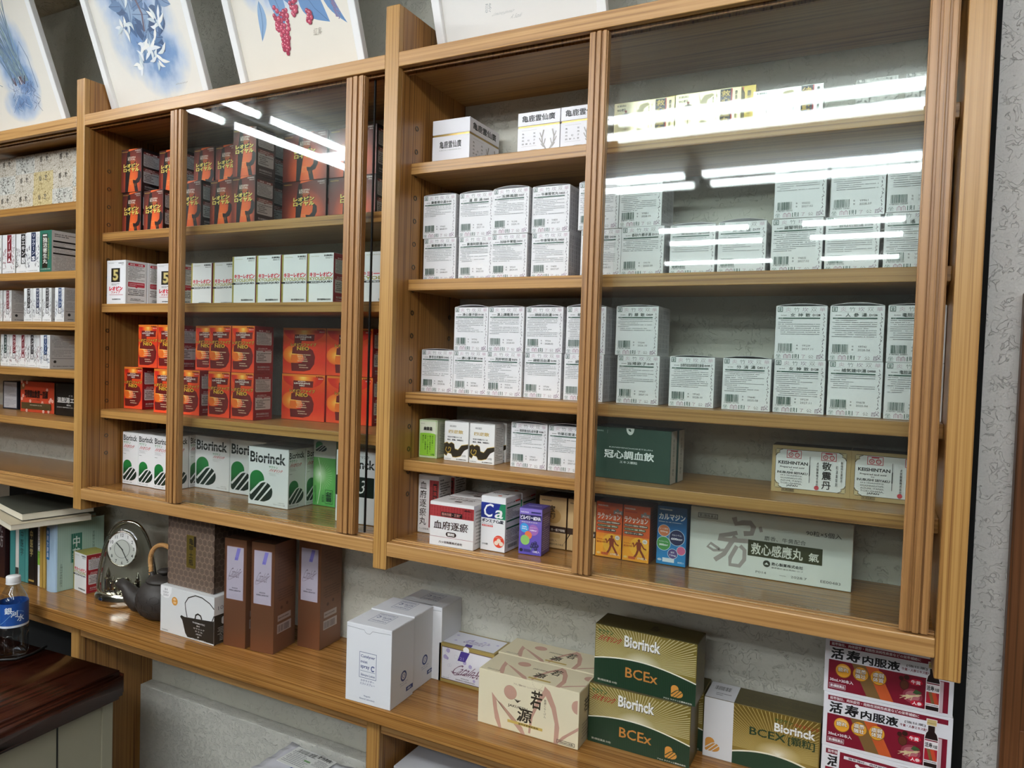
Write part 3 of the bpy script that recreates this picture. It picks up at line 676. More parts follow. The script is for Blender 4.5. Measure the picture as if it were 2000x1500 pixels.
# --- small medicine boxes
def green_tea():
    a = Art(.0405, .045, .0725, '#e6ead2', R='#d7dcc2'); G = '#8fc63a'
    R = random.Random(4)
    for fc in 'FR':
        for i in range(14):
            for x0, y0 in ((.0 + i / 14, .0), (i / 14, .96)): a.p(fc, [(x0, y0), (x0 + .035, y0 + .02), (x0 + .07, y0), (x0 + .035, y0 + .04)], '#7fb733')
        for i in range(24):
            for x0 in (.0, .93): a.p(fc, [(x0, i / 24), (x0 + .035, i / 24 + .02), (x0 + .07, i / 24), (x0 + .035, i / 24 + .04)], '#7fb733')
    a.r('F', .08, .06, .92, .64, G); a.e('F', .5, .64, .42, G, .025); a.t('F', 'サンワ', .12, .89, .32, .92, '#333333'); a.t('F', '麻黄湯', .28, .73, .74, .83, '#222222', .03); a.fine('F', .3, .685, .72, .70, 1, '#666666', 1)
    for i, s in enumerate(('体力充実し、', '無汗で発熱発熱し', 'ふしぶしが痛む方の', '感冒、気管支炎', '鼻かぜに')): a.tv('F', s, .74 - i * .13, .62 - .058 * len(s), .82 - i * .13, .61, '#23421a', .02)
    a.t('F', '15包', .70, .08, .90, .13, '#23421a', .02); a.fine('R', .14, .1, .86, .9, 18, '#7a8070', 5); return a
def cloud_box():
    a = Art(.0525, .036, .0735, '#ebebe8'); K = '#2b2416'; G = '#b79a3e'
    P = [(0, .42), (.12, .46), (.2, .42), (.30, .46), (.42, .42), (.45, .30), (.58, .28), (.72, .40), (1, .44), (1, .34), (.84, .28), (.70, .14), (.50, .10), (.36, .10), (.30, .18), (.16, .20), (.10, .12), (0, .16)]
    a.p('F', [(x, y + (.015 if y > .25 else -.015)) for x, y in P], G); a.p('F', P, K); a.line('F', [(.10, .34), (.06, .26), (.14, .20), (.26, .24), (.28, .32), (.20, .34), (.18, .29)], .03, G)
    a.box_line('F', .22, .865, .48, .905, '#777777', .01); a.t('F', '救心漢方', .24, .872, .46, .898, '#444444'); a.t('F', '四逆散', .18, .70, .78, .79, '#b79a3e', .02)
    a.t('F', '不安や不眠からくる', .13, .585, .72, .625, '#222222', .03); a.t('F', '胃炎、腹痛、神経症に', .13, .515, .80, .555, '#222222', .03); a.t('F', '10包', .74, .12, .92, .17, '#222222'); a.t('F', '第2類医薬品', .04, .03, .30, .055, '#333333'); a.t('F', '救心製薬株式会社', .52, .03, .94, .06, '#222222', .02)
    a.fine('R', .12, .08, .9, .92, 20, '#77776f', 6); return a
def dark_green():
    a = Art(.140, .030, .0865, '#1d3a2c', F='#1f4031', R='#cfccc4', T='#17261d')
    a.t('F', 'KANSHINCHOKETSUIN', .24, .60, .78, .625, '#dfe6e0'); a.t('F', '冠心調血飲', .18, .40, .80, .56, '#eef2ee', .02); a.t('F', 'エキス顆粒', .38, .315, .60, .365, '#e6ece6', .01)
    a.e('F', .50, 1., .05, '#d6dad4', .13, 20, 180, 360); a.p('F', [(.47, .97), (.5, .93), (.53, .97), (.51, .95), (.5, .985)], '#1f4031'); a.t('F', '第2類医薬品', .04, .90, .16, .93, '#9fb3a6')
    a.tv('R', '冠心調血飲エキス顆粒', .35, .15, .65, .85, '#4a4a44'); return a
def keishin():
    a = Art(.113, .045, .0735, '#b49a6a', T='#4d3c26'); W_ = '#e5e5e3'
    a.rr('F', .045, .09, .945, .93, '#4b3d2a', .02); a.rr('F', .05, .10, .94, .92, W_, .02)
    for x, y, sx, sy in ((.05, .92, 1, -1), (.94, .92, -1, -1), (.05, .10, 1, 1), (.94, .10, -1, 1)):
        a.p('F', [(x, y), (x + sx * .085, y), (x + sx * .05, y + sy * .04), (x + sx * .04, y + sy * .09), (x, y + sy * .14)], '#c4b28a'); a.line('F', [(x + sx * .09, y), (x + sx * .045, y + sy * .03), (x + sx * .05, y + sy * .08), (x + sx * .015, y + sy * .09), (x, y + sy * .15)], .008, '#3a3024')
    R_ = '#c0424c'
    for x in (.19, .63):
        a.box_line('F', x, .74, x + .19, .91, R_, .008); a.r('F', x + .05, .875, x + .14, .9, R_)
        for q in (.055, .135): a.e('F', x + q, .81, .033, R_); a.e('F', x + q, .81, .022, W_); a.t('F', '※' if q < .1 else '田', x + q - .015, .785, x + q + .015, .835, R_)
    a.t('F', 'KEISHINTAN', .085, .605, .465, .675, '#2b2b2b', .03); a.t('F', 'Prepared and sold', .11, .52, .42, .565, '#4a4a4a', .01); a.t('F', 'by', .245, .475, .285, .51, '#4a4a4a'); a.t('F', 'INUBUSHI SEIYAKU', .075, .405, .465, .455, '#2b2b2b', .02)
    for i, s in enumerate(('64-6 HIGASHIHOJI,', 'HIGASHINAKATOMI,', 'AIZUMI, ITANO,', 'TOKUSHIMA,')): a.t('F', s, .12, .345 - i * .055, .40, .385 - i * .055, '#555555')
    a.t('F', 'JAPAN', .20, .13, .345, .175, '#2b2b2b', .02); a.line('F', [(.49, .25), (.49, .80)], .006, '#3a3a3a'); a.line('F', [(.49, .40), (.49, .62)], .012, '#3a3a3a')
    a.tv('F', '敬震丹', .645, .14, .765, .73, '#26211c', .03); a.tv('F', '犬伏製薬株式会社', .575, .2, .605, .70, '#3a3a3a', .01); a.tv('F', '動植物生薬配合', .875, .32, .905, .75, '#3a3a3a'); a.tv('F', '和漢薬製剤', .815, .22, .845, .66, '#3a3a3a'); a.e('F', .585, .16, .03, R_)
    a.t('F', '第2類医薬品', .15, .045, .29, .075, '#3a3024', .01); a.box_line('F', .14, .03, .30, .085, '#3a3024', .004); return a
def kappu_tall():
    a = Art(.0455, .048, .1125, '#e6e4e2', R='#dcdad8'); a.r('F', .55, .10, 1., .92, '#8f3434'); a.fine('F', .58, .12, .98, .9, 5, '#6e2626', 4, .5, True)
    a.r('F', .73, .42, .92, .86, '#1d1a1a'); a.tv('F', '医林改錯', .745, .45, .905, .84, '#b43c38', .02)
    a.tv('F', '血府逐瘀丸', .08, .13, .42, .90, '#3a2c26', .01); a.t('F', '八ッ目製薬', .06, .055, .55, .085, '#4a4040')
    a.t('R', '用途', .1, .90, .4, .93, '#333333', .03); a.fine('R', .1, .62, .9, .88, 6, '#4a4646', 7, .6); a.fine('R', .1, .1, .9, .5, 10, '#777272', 8); return a
def kappu_wide():
    a = Art(.091, .062, .079, '#e8e7e6', T='#e4e2e1'); RD = '#a8393c'
    a.r('F', 0, .67, 1, .93, RD)
    R = random.Random(3)
    for i in range(15): a.tv('F', ''.join(R.choice('壹貳参肆伍陸七血府逐瘀医林') for _ in range(3)), .02 + i * .065, .69, .065 + i * .065, .92, '#7f2225')
    a.r('F', .26, .69, .74, .79, '#171414'); a.t('F', '医林改錯・王清任', .28, .705, .72, .775, '#c4867c', .02); a.t('F', '48包', .78, .85, .93, .90, '#2a1a1a', .02)
    a.t('F', '血府逐瘀', .10, .385, .88, .58, '#3a2620', .015); a.rr('F', .38, .235, .62, .34, '#3a2620', .05); a.t('F', '顆粒', .42, .255, .58, .32, '#ece9e6', .03)
    a.r('F', 0, .205, 1, .212, '#a85a68'); a.t('F', '八ッ目製薬株式会社', .22, .07, .76, .125, '#4a3c38', .02)
    a.fine('R', .1, .1, .9, .9, 10, '#9a9694', 4); return a
grad('ca_blue', [(0, '#1b2f8c'), (1, '#16226e')], 'v')
def calcium():
    a = Art(.0495, .058, .0965, '#ebebec', R='#dfdfe0'); a.r('F', .0, .60, 1, .885, '#1c2f86'); a.p('F', [(.62, .60), (1, .60), (1, .885), (.80, .885)], '#1f7d57'); a.t('F', 'C', .08, .62, .52, .87, '#f2f2f2', .01, slant=.18); a.t('F', 'a', .54, .615, .95, .77, '#f2f2f2', .015, slant=.18)
    a.t('F', 'ボンエナCa錠', .05, .52, .93, .585, '#1a1a2c', .045); a.t('F', 'カルシウム剤', .05, .485, .5, .508, '#444444'); a.r('F', .05, .44, .5, .472, '#d2403c'); a.t('F', '第3類医薬品', .08, .446, .47, .466, '#f5e9e6')
    a.e('F', .76, .19, .22, '#d8462f'); 
    for x, y in ((.66, .16), (.86, .155), (.76, .205)): a.e('F', x, y, .085, '#ead9c6', .04)
    a.t('F', 'ビタミンC入り', .62, .25, .90, .275, '#f5ded6'); a.t('F', '270錠', .07, .10, .32, .135, '#222222', .01);
    G = '#1d5a40'; a.t('R', 'ボンエナCa錠', .08, .88, .6, .91, '#333333', .02)
    for y in (.80, .55, .42): a.r('R', .08, y, .94, y + .03, G)
    a.fine('R', .08, .60, .94, .79, 8, '#55555a', 4); a.fine('R', .08, .16, .94, .41, 9, '#55555a', 5); a.bars('R', .2, .06, .8, .13, '#333333', 4); a.r('R', .62, .885, .94, .915, '#d2403c'); return a
grad('violet', [(0, '#5a4fae'), (.5, '#6a58b4'), (1, '#8a78c8')], 'v')
def bilberry():
    a = Art(.0425, .042, .0815, '#5d50a6', F='@violet', R='#5a4d8e', T='#54488f'); a.t('F', 'WAKUNAGA', .05, .90, .42, .93, '#efeaf5', .03); a.r('F', .52, .90, .95, .935, '#2a2f6a')
    a.r('F', .03, .735, .97, .865, '#231f52'); a.t('F', 'ビルベリー&DHA', .06, .755, .94, .845, '#f4f2fa', .04); a.t('F', '機能性表示食品', .1, .69, .8, .715, '#efe6c8')
    for x, y, r, c in ((.24, .57, .19, '#3fa0dc'), (.64, .54, .22, '#a06ab4'), (.42, .42, .16, '#e0774a'), (.28, .31, .20, '#8fc46a')): a.e('F', x, y, r, c); a.e('F', x - .02, y + .02, r * .86, c)
    a.t('F', 'DHA', .14, .58, .34, .615, '#ffffff', .02); a.t('F', '200mg', .12, .535, .37, .565, '#ffffff', .02); a.t('F', 'ビルベリー', .5, .58, .8, .605, '#ffffff'); a.t('F', '120mg', .5, .51, .78, .55, '#ffffff', .03)
    for x, y in ((.62, .24), (.74, .27), (.70, .19), (.82, .21), (.58, .19), (.76, .14)): a.e('F', x, y, .075, '#2e2a5c'); a.e('F', x - .015, y + .012, .03, '#5a5694')
    a.p('F', [(.52, .13), (.58, .17), (.56, .10)], '#6aa84a'); a.e('F', .12, .09, .07, '#1c1a30'); a.r('F', .24, .06, .55, .12, '#3a3470'); a.t('F', '120粒入', .64, .06, .94, .105, '#f0ecf8', .02)
    a.fine('R', .1, .08, .9, .82, 16, '#b9b2d6', 5); a.r('R', .1, .86, .9, .89, '#2a2550'); return a
grad('beige', [(0, '#d2b07c'), (.6, '#d8b885'), (1, '#c9a670')], 'v')
def beige():
    a = Art(.0545, .052, .094, '#5a3d28', F='@beige', R='#4f3423', T='#3c241a'); a.t('F', 'WAKUNAGA', .08, .90, .45, .93, '#2f2418', .03); a.tv('F', '宝御', .34, .55, .60, .84, '#3a2a1a', .03); a.e('F', .55, .62, .25, '#c49a5c', .14); a.tv('F', '宝御', .36, .56, .60, .83, '#3a2a1a', .03)
    a.r('F', 0, .31, 1, .43, '#3a261a'); a.t('F', '冷・低下抑制', .45, .335, .95, .385, '#eee4d4', .03); a.t('F', '60粒入', .4, .13, .68, .17, '#3a2a1a'); a.t('F', '機能性表示食品', .4, .06, .92, .10, '#3a2a1a'); a.rr('F', .3, .2, .8, .28, '#c7a268', .05); return a
grad('orange', [(0, '#f0a32c'), (.3, '#f2a92f'), (.5, '#e2742c'), (1, '#cf4f24')], 'v')
def orange():
    a = Art(.0475, .05, .0965, '#a44a22', F='@orange', R='#8a4420', T='#6e3218'); a.r('F', 0, .44, 1, 1, '#d25a28'); a.e('F', .62, .27, .36, '#f4b63a', .17); a.t('F', 'WAKUNAGA', .05, .925, .45, .955, '#f6ece0', .03); a.r('F', .05, .87, .52, .90, '#b54426')
    a.t('F', 'ラクッション', .05, .69, .92, .80, '#f7efe6', .035); a.p('F', [(.66, .80), (.74, .80), (.74, .84), (.95, .84), (.95, .80), (1, .80), (1, .87), (.86, .87), (.86, .9), (.76, .9), (.76, .87), (.66, .87)], '#8f8a86'); a.t('F', 'PLUS', .72, .812, .95, .845, '#f2f0ee', .03)
    for i, (s, v, c) in enumerate((('グルコサミン塩酸塩', '1500mg', '#5a4a3a'), ('コンドロイチン硫酸', '230mg', '#4a5a34'), ('2型コラーゲン', '200mg', '#4a4440'))):
        y = .615 - i * .068; a.rr('F', .04, y, .94 - i * .08, y + .05, c, .06); a.t('F', s, .07, y + .012, .56, y + .038, '#f0e6d8', .02); a.t('F', v, .60, y + .008, .90 - i * .08, y + .042, '#fbf3e6', .03)
    K = '#8a3a1a'  # walking figure
    a.e('F', .62, .385, .05, K, .03); a.p('F', [(.52, .36), (.72, .36), (.70, .22), (.55, .22)], K); a.line('F', [(.54, .34), (.44, .27), (.40, .34)], .05, K); a.line('F', [(.70, .34), (.80, .26), (.90, .24)], .05, K); a.line('F', [(.60, .23), (.54, .14), (.44, .06)], .075, K); a.line('F', [(.66, .23), (.76, .15), (.86, .06)], .075, K)
    a.e('F', .84, .38, .09, '#f3eee6', .04); a.fine('F', .78, .36, .9, .4, 2, '#6a4a3a', 2); a.t('F', 'アクティブな', .05, .30, .46, .335, '#b03a1e', .02); a.t('F', '毎日をサポート', .05, .255, .48, .29, '#b03a1e', .02)
    a.e('F', .13, .07, .07, '#e6c27a', .02); a.r('F', .24, .045, .5, .09, '#c85a2a'); a.t('F', '270粒入', .58, .055, .94, .095, '#f7ecd8', .02); a.fine('R', .1, .08, .9, .92, 18, '#5e2d14', 5); return a
grad('blue', [(0, '#2b8ac8'), (.5, '#2474b4'), (1, '#1a4f86')], 'v')
def blue():
    a = Art(.0505, .05, .1, '#1d5a96', F='@blue', R='#184a7c'); a.t('F', 'カルマジン', .06, .77, .94, .875, '#f2f6fa', .03); a.t('F', 'WAKUNAGA', .06, .93, .5, .955, '#e6eef6', .03); a.fine('F', .05, .72, .85, .745, 1, '#dce8f4', 3)
    for x, y, r, c in ((.24, .58, .19, '#d07a4e'), (.68, .48, .255, '#2c2f55'), (.24, .36, .225, '#4c9a4e'), (.56, .20, .16, '#5a4a84'), (.84, .27, .14, '#d0648c')): a.e('F', x, y, r + .015, '#cfe0ee'); a.e('F', x, y, r, c)
    a.t('F', '600mg', .49, .43, .87, .48, '#f6f6fa', .03); a.t('F', 'カルシウム', .52, .51, .84, .54, '#f6f6fa'); a.t('F', '300mg', .09, .31, .39, .355, '#f6f6fa', .03); a.t('F', 'マグネシウム', .08, .38, .40, .405, '#f6f6fa'); a.t('F', '400mg', .11, .545, .37, .58, '#f6e6dc', .02); a.t('F', 'ビール酵母', .1, .60, .38, .63, '#f6e6dc'); a.t('F', '亜鉛', .49, .21, .62, .24, '#f6f6fa'); a.t('F', '7.5mg', .45, .155, .67, .19, '#f6f6fa', .02)
    a.r('F', .22, .05, .62, .12, '#dfe8ef'); a.e('F', .12, .08, .07, '#c9d4dc', .02); a.t('F', '800粒入', .74, .05, .96, .085, '#e6eef6'); return a
def big_white():
    a = Art(.249, .045, .104, '#dfe3dc', T='#cdd1ca'); K = '#a89f9a'
    a.box_line('F', .05, .83, .18, .91, '#4a4a46', .004); a.t('F', '第2類医薬品', .058, .845, .172, .895, '#3f3f3b', .01)
    # brush-written curl
    for P, t in (([(.285, .90), (.30, .80), (.34, .83), (.39, .84), (.41, .78), (.40, .68), (.35, .66)], .034), ([(.31, .66), (.26, .62), (.20, .58), (.19, .53), (.25, .53), (.33, .54), (.40, .55)], .028), ([(.30, .60), (.27, .48), (.23, .30), (.17, .18)], .03), ([(.20, .36), (.14, .44), (.12, .38), (.16, .33), (.24, .36)], .018), ([(.31, .45), (.27, .25), (.27, .14), (.33, .14), (.36, .25), (.36, .40), (.33, .46)], .026), ([(.45, .80), (.46, .72)], .02)): a.line('F', P, t, K)
    a.t('F', '90粒×5個入', .73, .76, .935, .84, '#3a3a36', .005); a.t('F', '麝香、牛黄配合', .48, .60, .73, .67, '#4a4a44', .0)
    a.r('F', .38, .33, .83, .58, '#3d4024'); a.t('F', '救心感應丸', .40, .36, .715, .545, '#e6e8dc', .015); a.t('F', '氣', .75, .37, .81, .50, '#e6e8dc', .015)
    a.e('F', .50, .24, .022, '#3a3d30'); a.p('F', [(.487, .225), (.5, .26), (.513, .225)], '#dfe3dc'); a.t('F', '救心製薬株式会社', .53, .225, .72, .275, '#3a3a36', .02); a.t('F', '東京都杉並区和田1-21-7', .53, .18, .72, .205, '#55554f')
    a.t('F', 'P014', .435, .075, .50, .11, '#55554f'); a.t('F', '2028.7', .65, .075, .745, .11, '#55554f'); a.t('F', 'EE00483', .825, .075, .94, .115, '#55554f'); a.t('F', '使用期限', .58, .082, .62, .095, '#77776f'); return a
# --- cartons of the open cabinet
def katakana(word, suffix, c, w=.0405, h=.0875, d=.06, seed=1):
    a = Art(w, d, h, '#e4e4e3', R='#bdbbb9')
    a.r('F', .38, .42 if suffix else .3, .72, .99, c); n = len(word); a.tv('F', word, .41, .44, .69, .97, '#ecebea', .04)
    if suffix == 'N': a.box_line('F', .38, .24, .72, .42, '#4a4848', .04); a.t('F', 'N', .43, .265, .67, .395, '#4a4848', .05); a.t('F', 'N', .46, .28, .68, .395, '#f2f2f2', .02)
    elif suffix: a.r('F', .38, .28, .72, .42, c); a.t('F', suffix, .43, .30, .67, .40, '#f0efee', .05)
    R = random.Random(seed); k = c
    a.hold = True
    for side in (0, 1):   # engraved hand-and-root figures either side
        x0 = .02 if not side else .70; y = .10
        for i in range(34):
            u, v = R.random(), R.random(); x = x0 + .27 * u; yy = (.12 if not side else .10) + (.50 if not side else .55) * v; wd = .07 * (1 - .4 * v)
            a.line('F', [(x, yy), (x + R.uniform(-.05, .05), yy + R.uniform(.02, .07))], .026, k if R.random() < .65 else '#8a8786')
    a.hold = False; a.tv('F', '第二類医薬品', .86, .70, .92, .96, '#777572'); a.tv('F', '漢方製剤', .76, .74, .82, .94, '#777572'); a.t('F', '小太郎漢方製薬', .12, .04, .86, .065, '#6a6866')
    a.fine('R', .08, .62, .94, .94, 9, '#7d7a78', seed); a.fine('R', .08, .36, .94, .58, 5, '#8d8a88', seed + 3); a.r('R', .06, .30, .96, .32, '#8a8786'); a.fine('R', .06, .05, .94, .1, 1, '#55524f', seed + 5); a.e('R', .18, .21, .05, '#2a2a2a'); return a
def dokkatsu():
    a = Art(.0505, .075, .108, '#245043', F='#2f6a58', R='#cfcbc8'); a.r('F', .2, .10, .66, .92, '#2a2418'); a.r('F', .26, .86, .6, .90, '#d6d4ce'); a.tv('F', '独活寄生丸', .25, .20, .64, .84, '#e9e6de', .02); a.tv('F', '関節痛神経痛腰痛', .70, .30, .78, .82, '#c9b24a'); a.t('F', '小太郎漢方製薬', .06, .06, .9, .09, '#d9d9cf')
    a.fine('R', .1, .84, .9, .93, 2, '#4a4745', 3, .6)
    for y in (.72, .58, .43): a.r('R', .05, y, .96, y + .04, '#1c1a1a')
    a.fine('R', .05, .62, .95, .71, 3, '#8a8684', 4); a.fine('R', .05, .48, .95, .57, 3, '#8a8684', 5); a.fine('R', .05, .05, .95, .42, 11, '#8a8684', 6); return a
def red_flower():
    a = Art(.148, .05, .0875, '#4a3a20', F='#c4472a', T='#6e2418', R='#33281a'); R = random.Random(9)
    a.p('F', [(0, .7), (.12, .74), (.14, .9), (0, .88)], '#8a5a34')
    for cx, cy in ((.04, .42), (.08, .52), (.90, .45), (.95, .40), (.87, .38), (.3, .36), (.66, .33), (.2, .96), (.8, .75), (.05, .98), (.2, .05), (.7, .05), (.85, .06)):
        for i in range(5): q = i * 1.256 + cx * 9; a.e('F', cx + .02 * math.cos(q), cy + .035 * math.sin(q), .014, '#e9b9a8')
    a.e('F', .10, .87, .03, '#e6d2b4', .06); a.t('F', '芎帰調血飲第一加減', .14, .47, .82, .72, '#1c1412', .03); a.t('F', 'エキス顆粒', .38, .39, .6, .43, '#2a1a14')
    a.r('F', .04, .10, .92, .31, '#4f4024'); a.t('F', 'TAIYO INDUSTRY CO., LTD.', .30, .215, .66, .25, '#e3dac6', .01); a.fine('F', .38, .14, .6, .18, 1, '#1c140c', 3); return a
def black_box():
    a = Art(.14, .05, .088, '#14110f', F='#171412'); a.t('F', 'イエ', .42, .60, .55, .66, '#d9d6d0', .01); a.t('F', '温胆湯エキス', .06, .40, .86, .57, '#d5d2cc', .02); a.t('F', '顆粒', .36, .31, .5, .36, '#d9d6d0'); a.t('F', 'DAIKO SEIYAKU CO., LTD.', .06, .24, .7, .275, '#c9c6c0', .01); return a
def grey_back(seed):
    a = Art(.06, .05, .082, '#23242e', F='#262733'); a.r('F', .08, .05, .96, .97, '#b7b4b6'); a.fine('F', .12, .45, .92, .9, 14, '#77747a', seed); a.fine('F', .12, .1, .92, .38, 6, '#8a878d', seed + 2); return a
# ================================================================ end cabinet: white herbal cartons
E_ = .0004
T2L = [('黄耆建中湯', 'D130', .973, 'YP465|2028.03'), ('黄連阿膠湯', 'D131', 1.049, 'YN619|2025.03'), ('加味平胃散', 'D074', 1.122, 'YM169|2024.09'), ('牛車腎気丸', 'D033', 1.199, 'YN830|2027.07'), ('独活緩散', 'D034', 1.293, 'YP421|2028.01'),
       ('香砂六君子湯', 'D111', 1.3665, 'YM179|2025.09'), ('柴胡疎肝湯', 'D268', 1.446, 'YP227|2028.05'), ('消風散', 'D177', 1.523, 'YN300|2027.06'), ('滋腎明目湯', 'D235', 1.602, 'YN532|2027.02'), ('紫根牡蛎湯', 'D278', 1.6765, 'YP114|2027.12'), ('逍遙散', 'D181', 1.7535, 'YN517|2027.02')]
T2U = [('黄耆建中湯', 'D130', .971, 'YP465|2028.03', 0), ('温胆湯', 'D205', 1.0475, 'YP155|2027.10', 1), ('玉屏風散', 'D227', 1.1235, 'YL246|2024.10', 2), ('牛車腎気丸', 'D033', 1.1975, 'YN830|2027.07', 3), ('五積散', 'D034', 1.287, 'YP164|2028.10', 4),
       ('香砂六君子', 'D110', 1.3605, 'YP851|2028.05', 5), ('滋腎明目湯', 'D235', 1.604, 'YN532|2027.02', 8), ('参苓補血湯', 'D054', 1.681, 'YP961|2028.07', 9), ('逍遙散', 'D181', 1.7545, 'YM489|2025.12', 10)]
T3L = [('蔘苓白朮散料', 'D062', .971, 'YP675|2028.06'), ('清心蓮子飲', 'D158', 1.0455, 'YP750|2028.05'), ('洗肝明目湯', 'D273', 1.1175, 'YN532|2026.04'), ('疎経活血湯', 'D190', 1.1905, 'YP506|2028.02'), ('続命湯', 'D216', 1.2705, 'YN044|2027.09'),
       ('当帰飲子', 'D195', 1.3655, 'YP307|2027.10'), ('当帰四逆加呉茱萸生姜湯', 'D199', 1.453, 'YP142|2028.10'), ('分消湯', 'D011', 1.5385, 'YN640|2025.08'), ('女神散', 'D128', 1.6135, 'YP239|2027.11'), ('補気建中湯', 'D050', 1.689, 'YN678|2025.04'), ('竜胆瀉肝湯加味', 'D142', 1.7635, 'YP101|2028.01')]
T3U = [('清心蓮子飲', 'D158', 1.0455, 'YP790|2028.05', 1), ('清上蠲痛湯', 'D157', 1.118, 'YP433|2028.03', 2), ('疎経活血湯', 'D190', 1.1915, 'YP506|2028.02', 3), ('続命湯', 'D216', 1.2715, 'YN044|2027.09', 4),
       ('釣藤散', 'D029', 1.361, 'YN244|2026.10', 5), ('女神散', 'D128', 1.6125, 'YP239|2027.11', 8), ('人参湯', 'D126', 1.688, 'YP742|2028.04', 9), ('竜胆瀉肝湯', 'D142', 1.7635, 'YP101|2028.01', 10)]
HG = 'white herbal medicine cartons'
yy = lambda i, s: .085 + .004 * math.sin(i * 2.3 + s)
sd = 1
for i, (nm, num, x, lot) in enumerate(T2L):
    up = [u for u in T2U if u[4] == i]
    kamp(x, yy(i, 0), 1.527 + E_, nm, num, sd, lot.split('|'), 'green-barred white carton, lower row on second shelf of end cabinet, %s from middle post' % ORD[i], HG, not up); sd += 1
for j, (nm, num, x, lot, i) in enumerate(T2U):
    kamp(x, yy(i, 0) - .0015 + .002 * (j % 2), 1.527 + KH + 2 * E_, nm, num, sd, lot.split('|'), 'green-barred white carton, stacked upper row on second shelf of end cabinet, %s from middle post' % ORD[j], HG, True); sd += 1
for i, (nm, num, x, lot) in enumerate(T3L):
    up = [u for u in T3U if u[4] == i]
    kamp(x, yy(i, 1) + .002, 1.317 + E_, nm, num, sd, lot.split('|'), 'green-barred white carton, lower row on third shelf of end cabinet, %s from middle post' % ORD[i], HG, not up); sd += 1
for j, (nm, num, x, lot, i) in enumerate(T3U):
    kamp(x, yy(i, 1) + .001 + .002 * (j % 2), 1.317 + KH + 2 * E_, nm, num, sd, lot.split('|'), 'green-barred white carton, stacked upper row on third shelf of end cabinet, %s from middle post' % ORD[j], HG, True); sd += 1
kamp(1.1660, .096, 1.190 + E_, '抑肝散加陳皮半夏', 'D208', 61, ('YP503', '2028.07'), 'green-barred white carton on fourth shelf of end cabinet, beside the cloud-patterned boxes', HG, True)
kamp(1.2400, .096, 1.190 + E_, '竹葉石膏湯', 'D121', 62, ('YN211', '2027.05'), 'green-barred white carton on fourth shelf of end cabinet, partly behind the door stile', HG, True)

def put(a, name, x, yf, z, label, cat='medicine box', group=None, rz=0., lid=None):
    """x centre, yf front face"""
    o = a.build(name, None, loc=(x, yf + a.d / 2, z + E_), rz=rz); tag(o, label, cat, group)
    if callable(lid): lid_print(o, a, *lid())
    elif lid: flap(o, a.w, a.d, a.h, lid, .0008)
    return o
def again(o, x, y, z, label, group=None, rz=None):
    """copy of a thing with copies of its parts"""
    c = o.copy(); COL.objects.link(c); c.location = (x, y, z); c['label'] = label
    if rz is not None: c.rotation_euler = (0, 0, rz)
    if group: c['group'] = group
    for ch in o.children:
        k = ch.copy(); COL.objects.link(k); k.parent = c
        for g in ch.children: q = g.copy(); COL.objects.link(q); q.parent = k
    return c

# top shelf
put_reisen((.983, .155, 1.741 + E_), .0, True, 'large white lidded box with gold band, standing against the middle post on the top shelf')
put_reisen((1.1705, .125, 1.741 + E_), 0., False, 'small white lidded box with gold band, deer antlers and turtle fully in view')
put_reisen((1.2535, .1245, 1.741 + E_), 0., False, 'small white lidded box with gold band, half hidden by the door stile')
put(gold(.146, .102, '#a8934a', '300粒', '救心感應丸氣', '#a5914cm'), 'gold_box', 1.4485, .165, 1.741, 'tall dull gold box behind the two pale gold boxes on the top shelf', group='gold boxes on the top shelf')
g9 = put(gold(.100, .0665, '#cdbf86', '90粒', '救心感應丸氣'), 'gold_box', 1.3640, .071, 1.741, 'pale gold box on the top shelf behind glass, closer to the door stile', group='gold boxes on the top shelf')
again(g9, 1.4660, .068 + .015, 1.741 + E_, 'pale gold box on the top shelf, standing in front of the tall gold box')
grad('silver_face', [(0, '#d9dedb'), (.5, '#e3e7e4'), (1, '#cfd5d1')], 'u', rough=.22, metal=.25)
put(gold(.098, .058, '#c9cec9', '30粒', '律鼓心', '@silver_face'), 'silver_box', 1.5815, .075, 1.741, 'pale silver box with a dark title strip on the top shelf beside the gold boxes')
wr = Art(.0545, .04, .055, 'wrap_silver'); wr.e('F', .25, .85, .16, '#77766f', .03); wr.e('F', .25, .85, .13, '#cfcec6', .022); wr.t('F', '感應丸', .25, .30, .75, .40, '#55544e', .02)
w1 = put(wr, 'wrapped_box', 1.6995, .075, 1.741, 'clear-wrapped silvery box on the top shelf, next to the pale silver box', group='clear-wrapped silvery boxes')
again(w1, 1.7620, .075 + .02, 1.741 + E_, 'clear-wrapped silvery box on the top shelf, closest to the end post')
# fourth shelf
put(green_tea(), 'medicine_box', .9535, .092, 1.190, 'small lime green and white box with zigzag border on the fourth shelf', rz=.02, lid='#cfd8a8')
cb = cloud_box(); c0 = put(cb, 'medicine_box', 1.0175, .0915, 1.190, 'white box with black cloud drawing on the fourth shelf, next to the lime green box', group='cloud-patterned boxes', lid='#d6d6d2')
again(c0, 1.0745, .0885 + .018, 1.190 + E_, 'white box with black cloud drawing on the fourth shelf, next to the green-barred carton')
again(c0, 1.0185, .149, 1.190 + E_, 'cloud box in the second rank behind the one beside the lime green box')
again(c0, 1.0765, .149, 1.190 + E_, 'cloud box in the second rank with its side edge showing past the front one')
dg = put(dark_green(), 'medicine_box', 1.3585, .083, 1.190, 'wide dark green box with white characters on the fourth shelf', group='wide dark green boxes', rz=-.06)
again(dg, 1.3625, .083 + .048, 1.190 + E_, 'wide dark green box directly behind the other one, only its pale end showing')
ks = put(keishin(), 'medicine_box', 1.6320, .130, 1.190, 'gold-bordered white box with red seals on the fourth shelf, whole front in view', group='gold-bordered boxes with red seals')
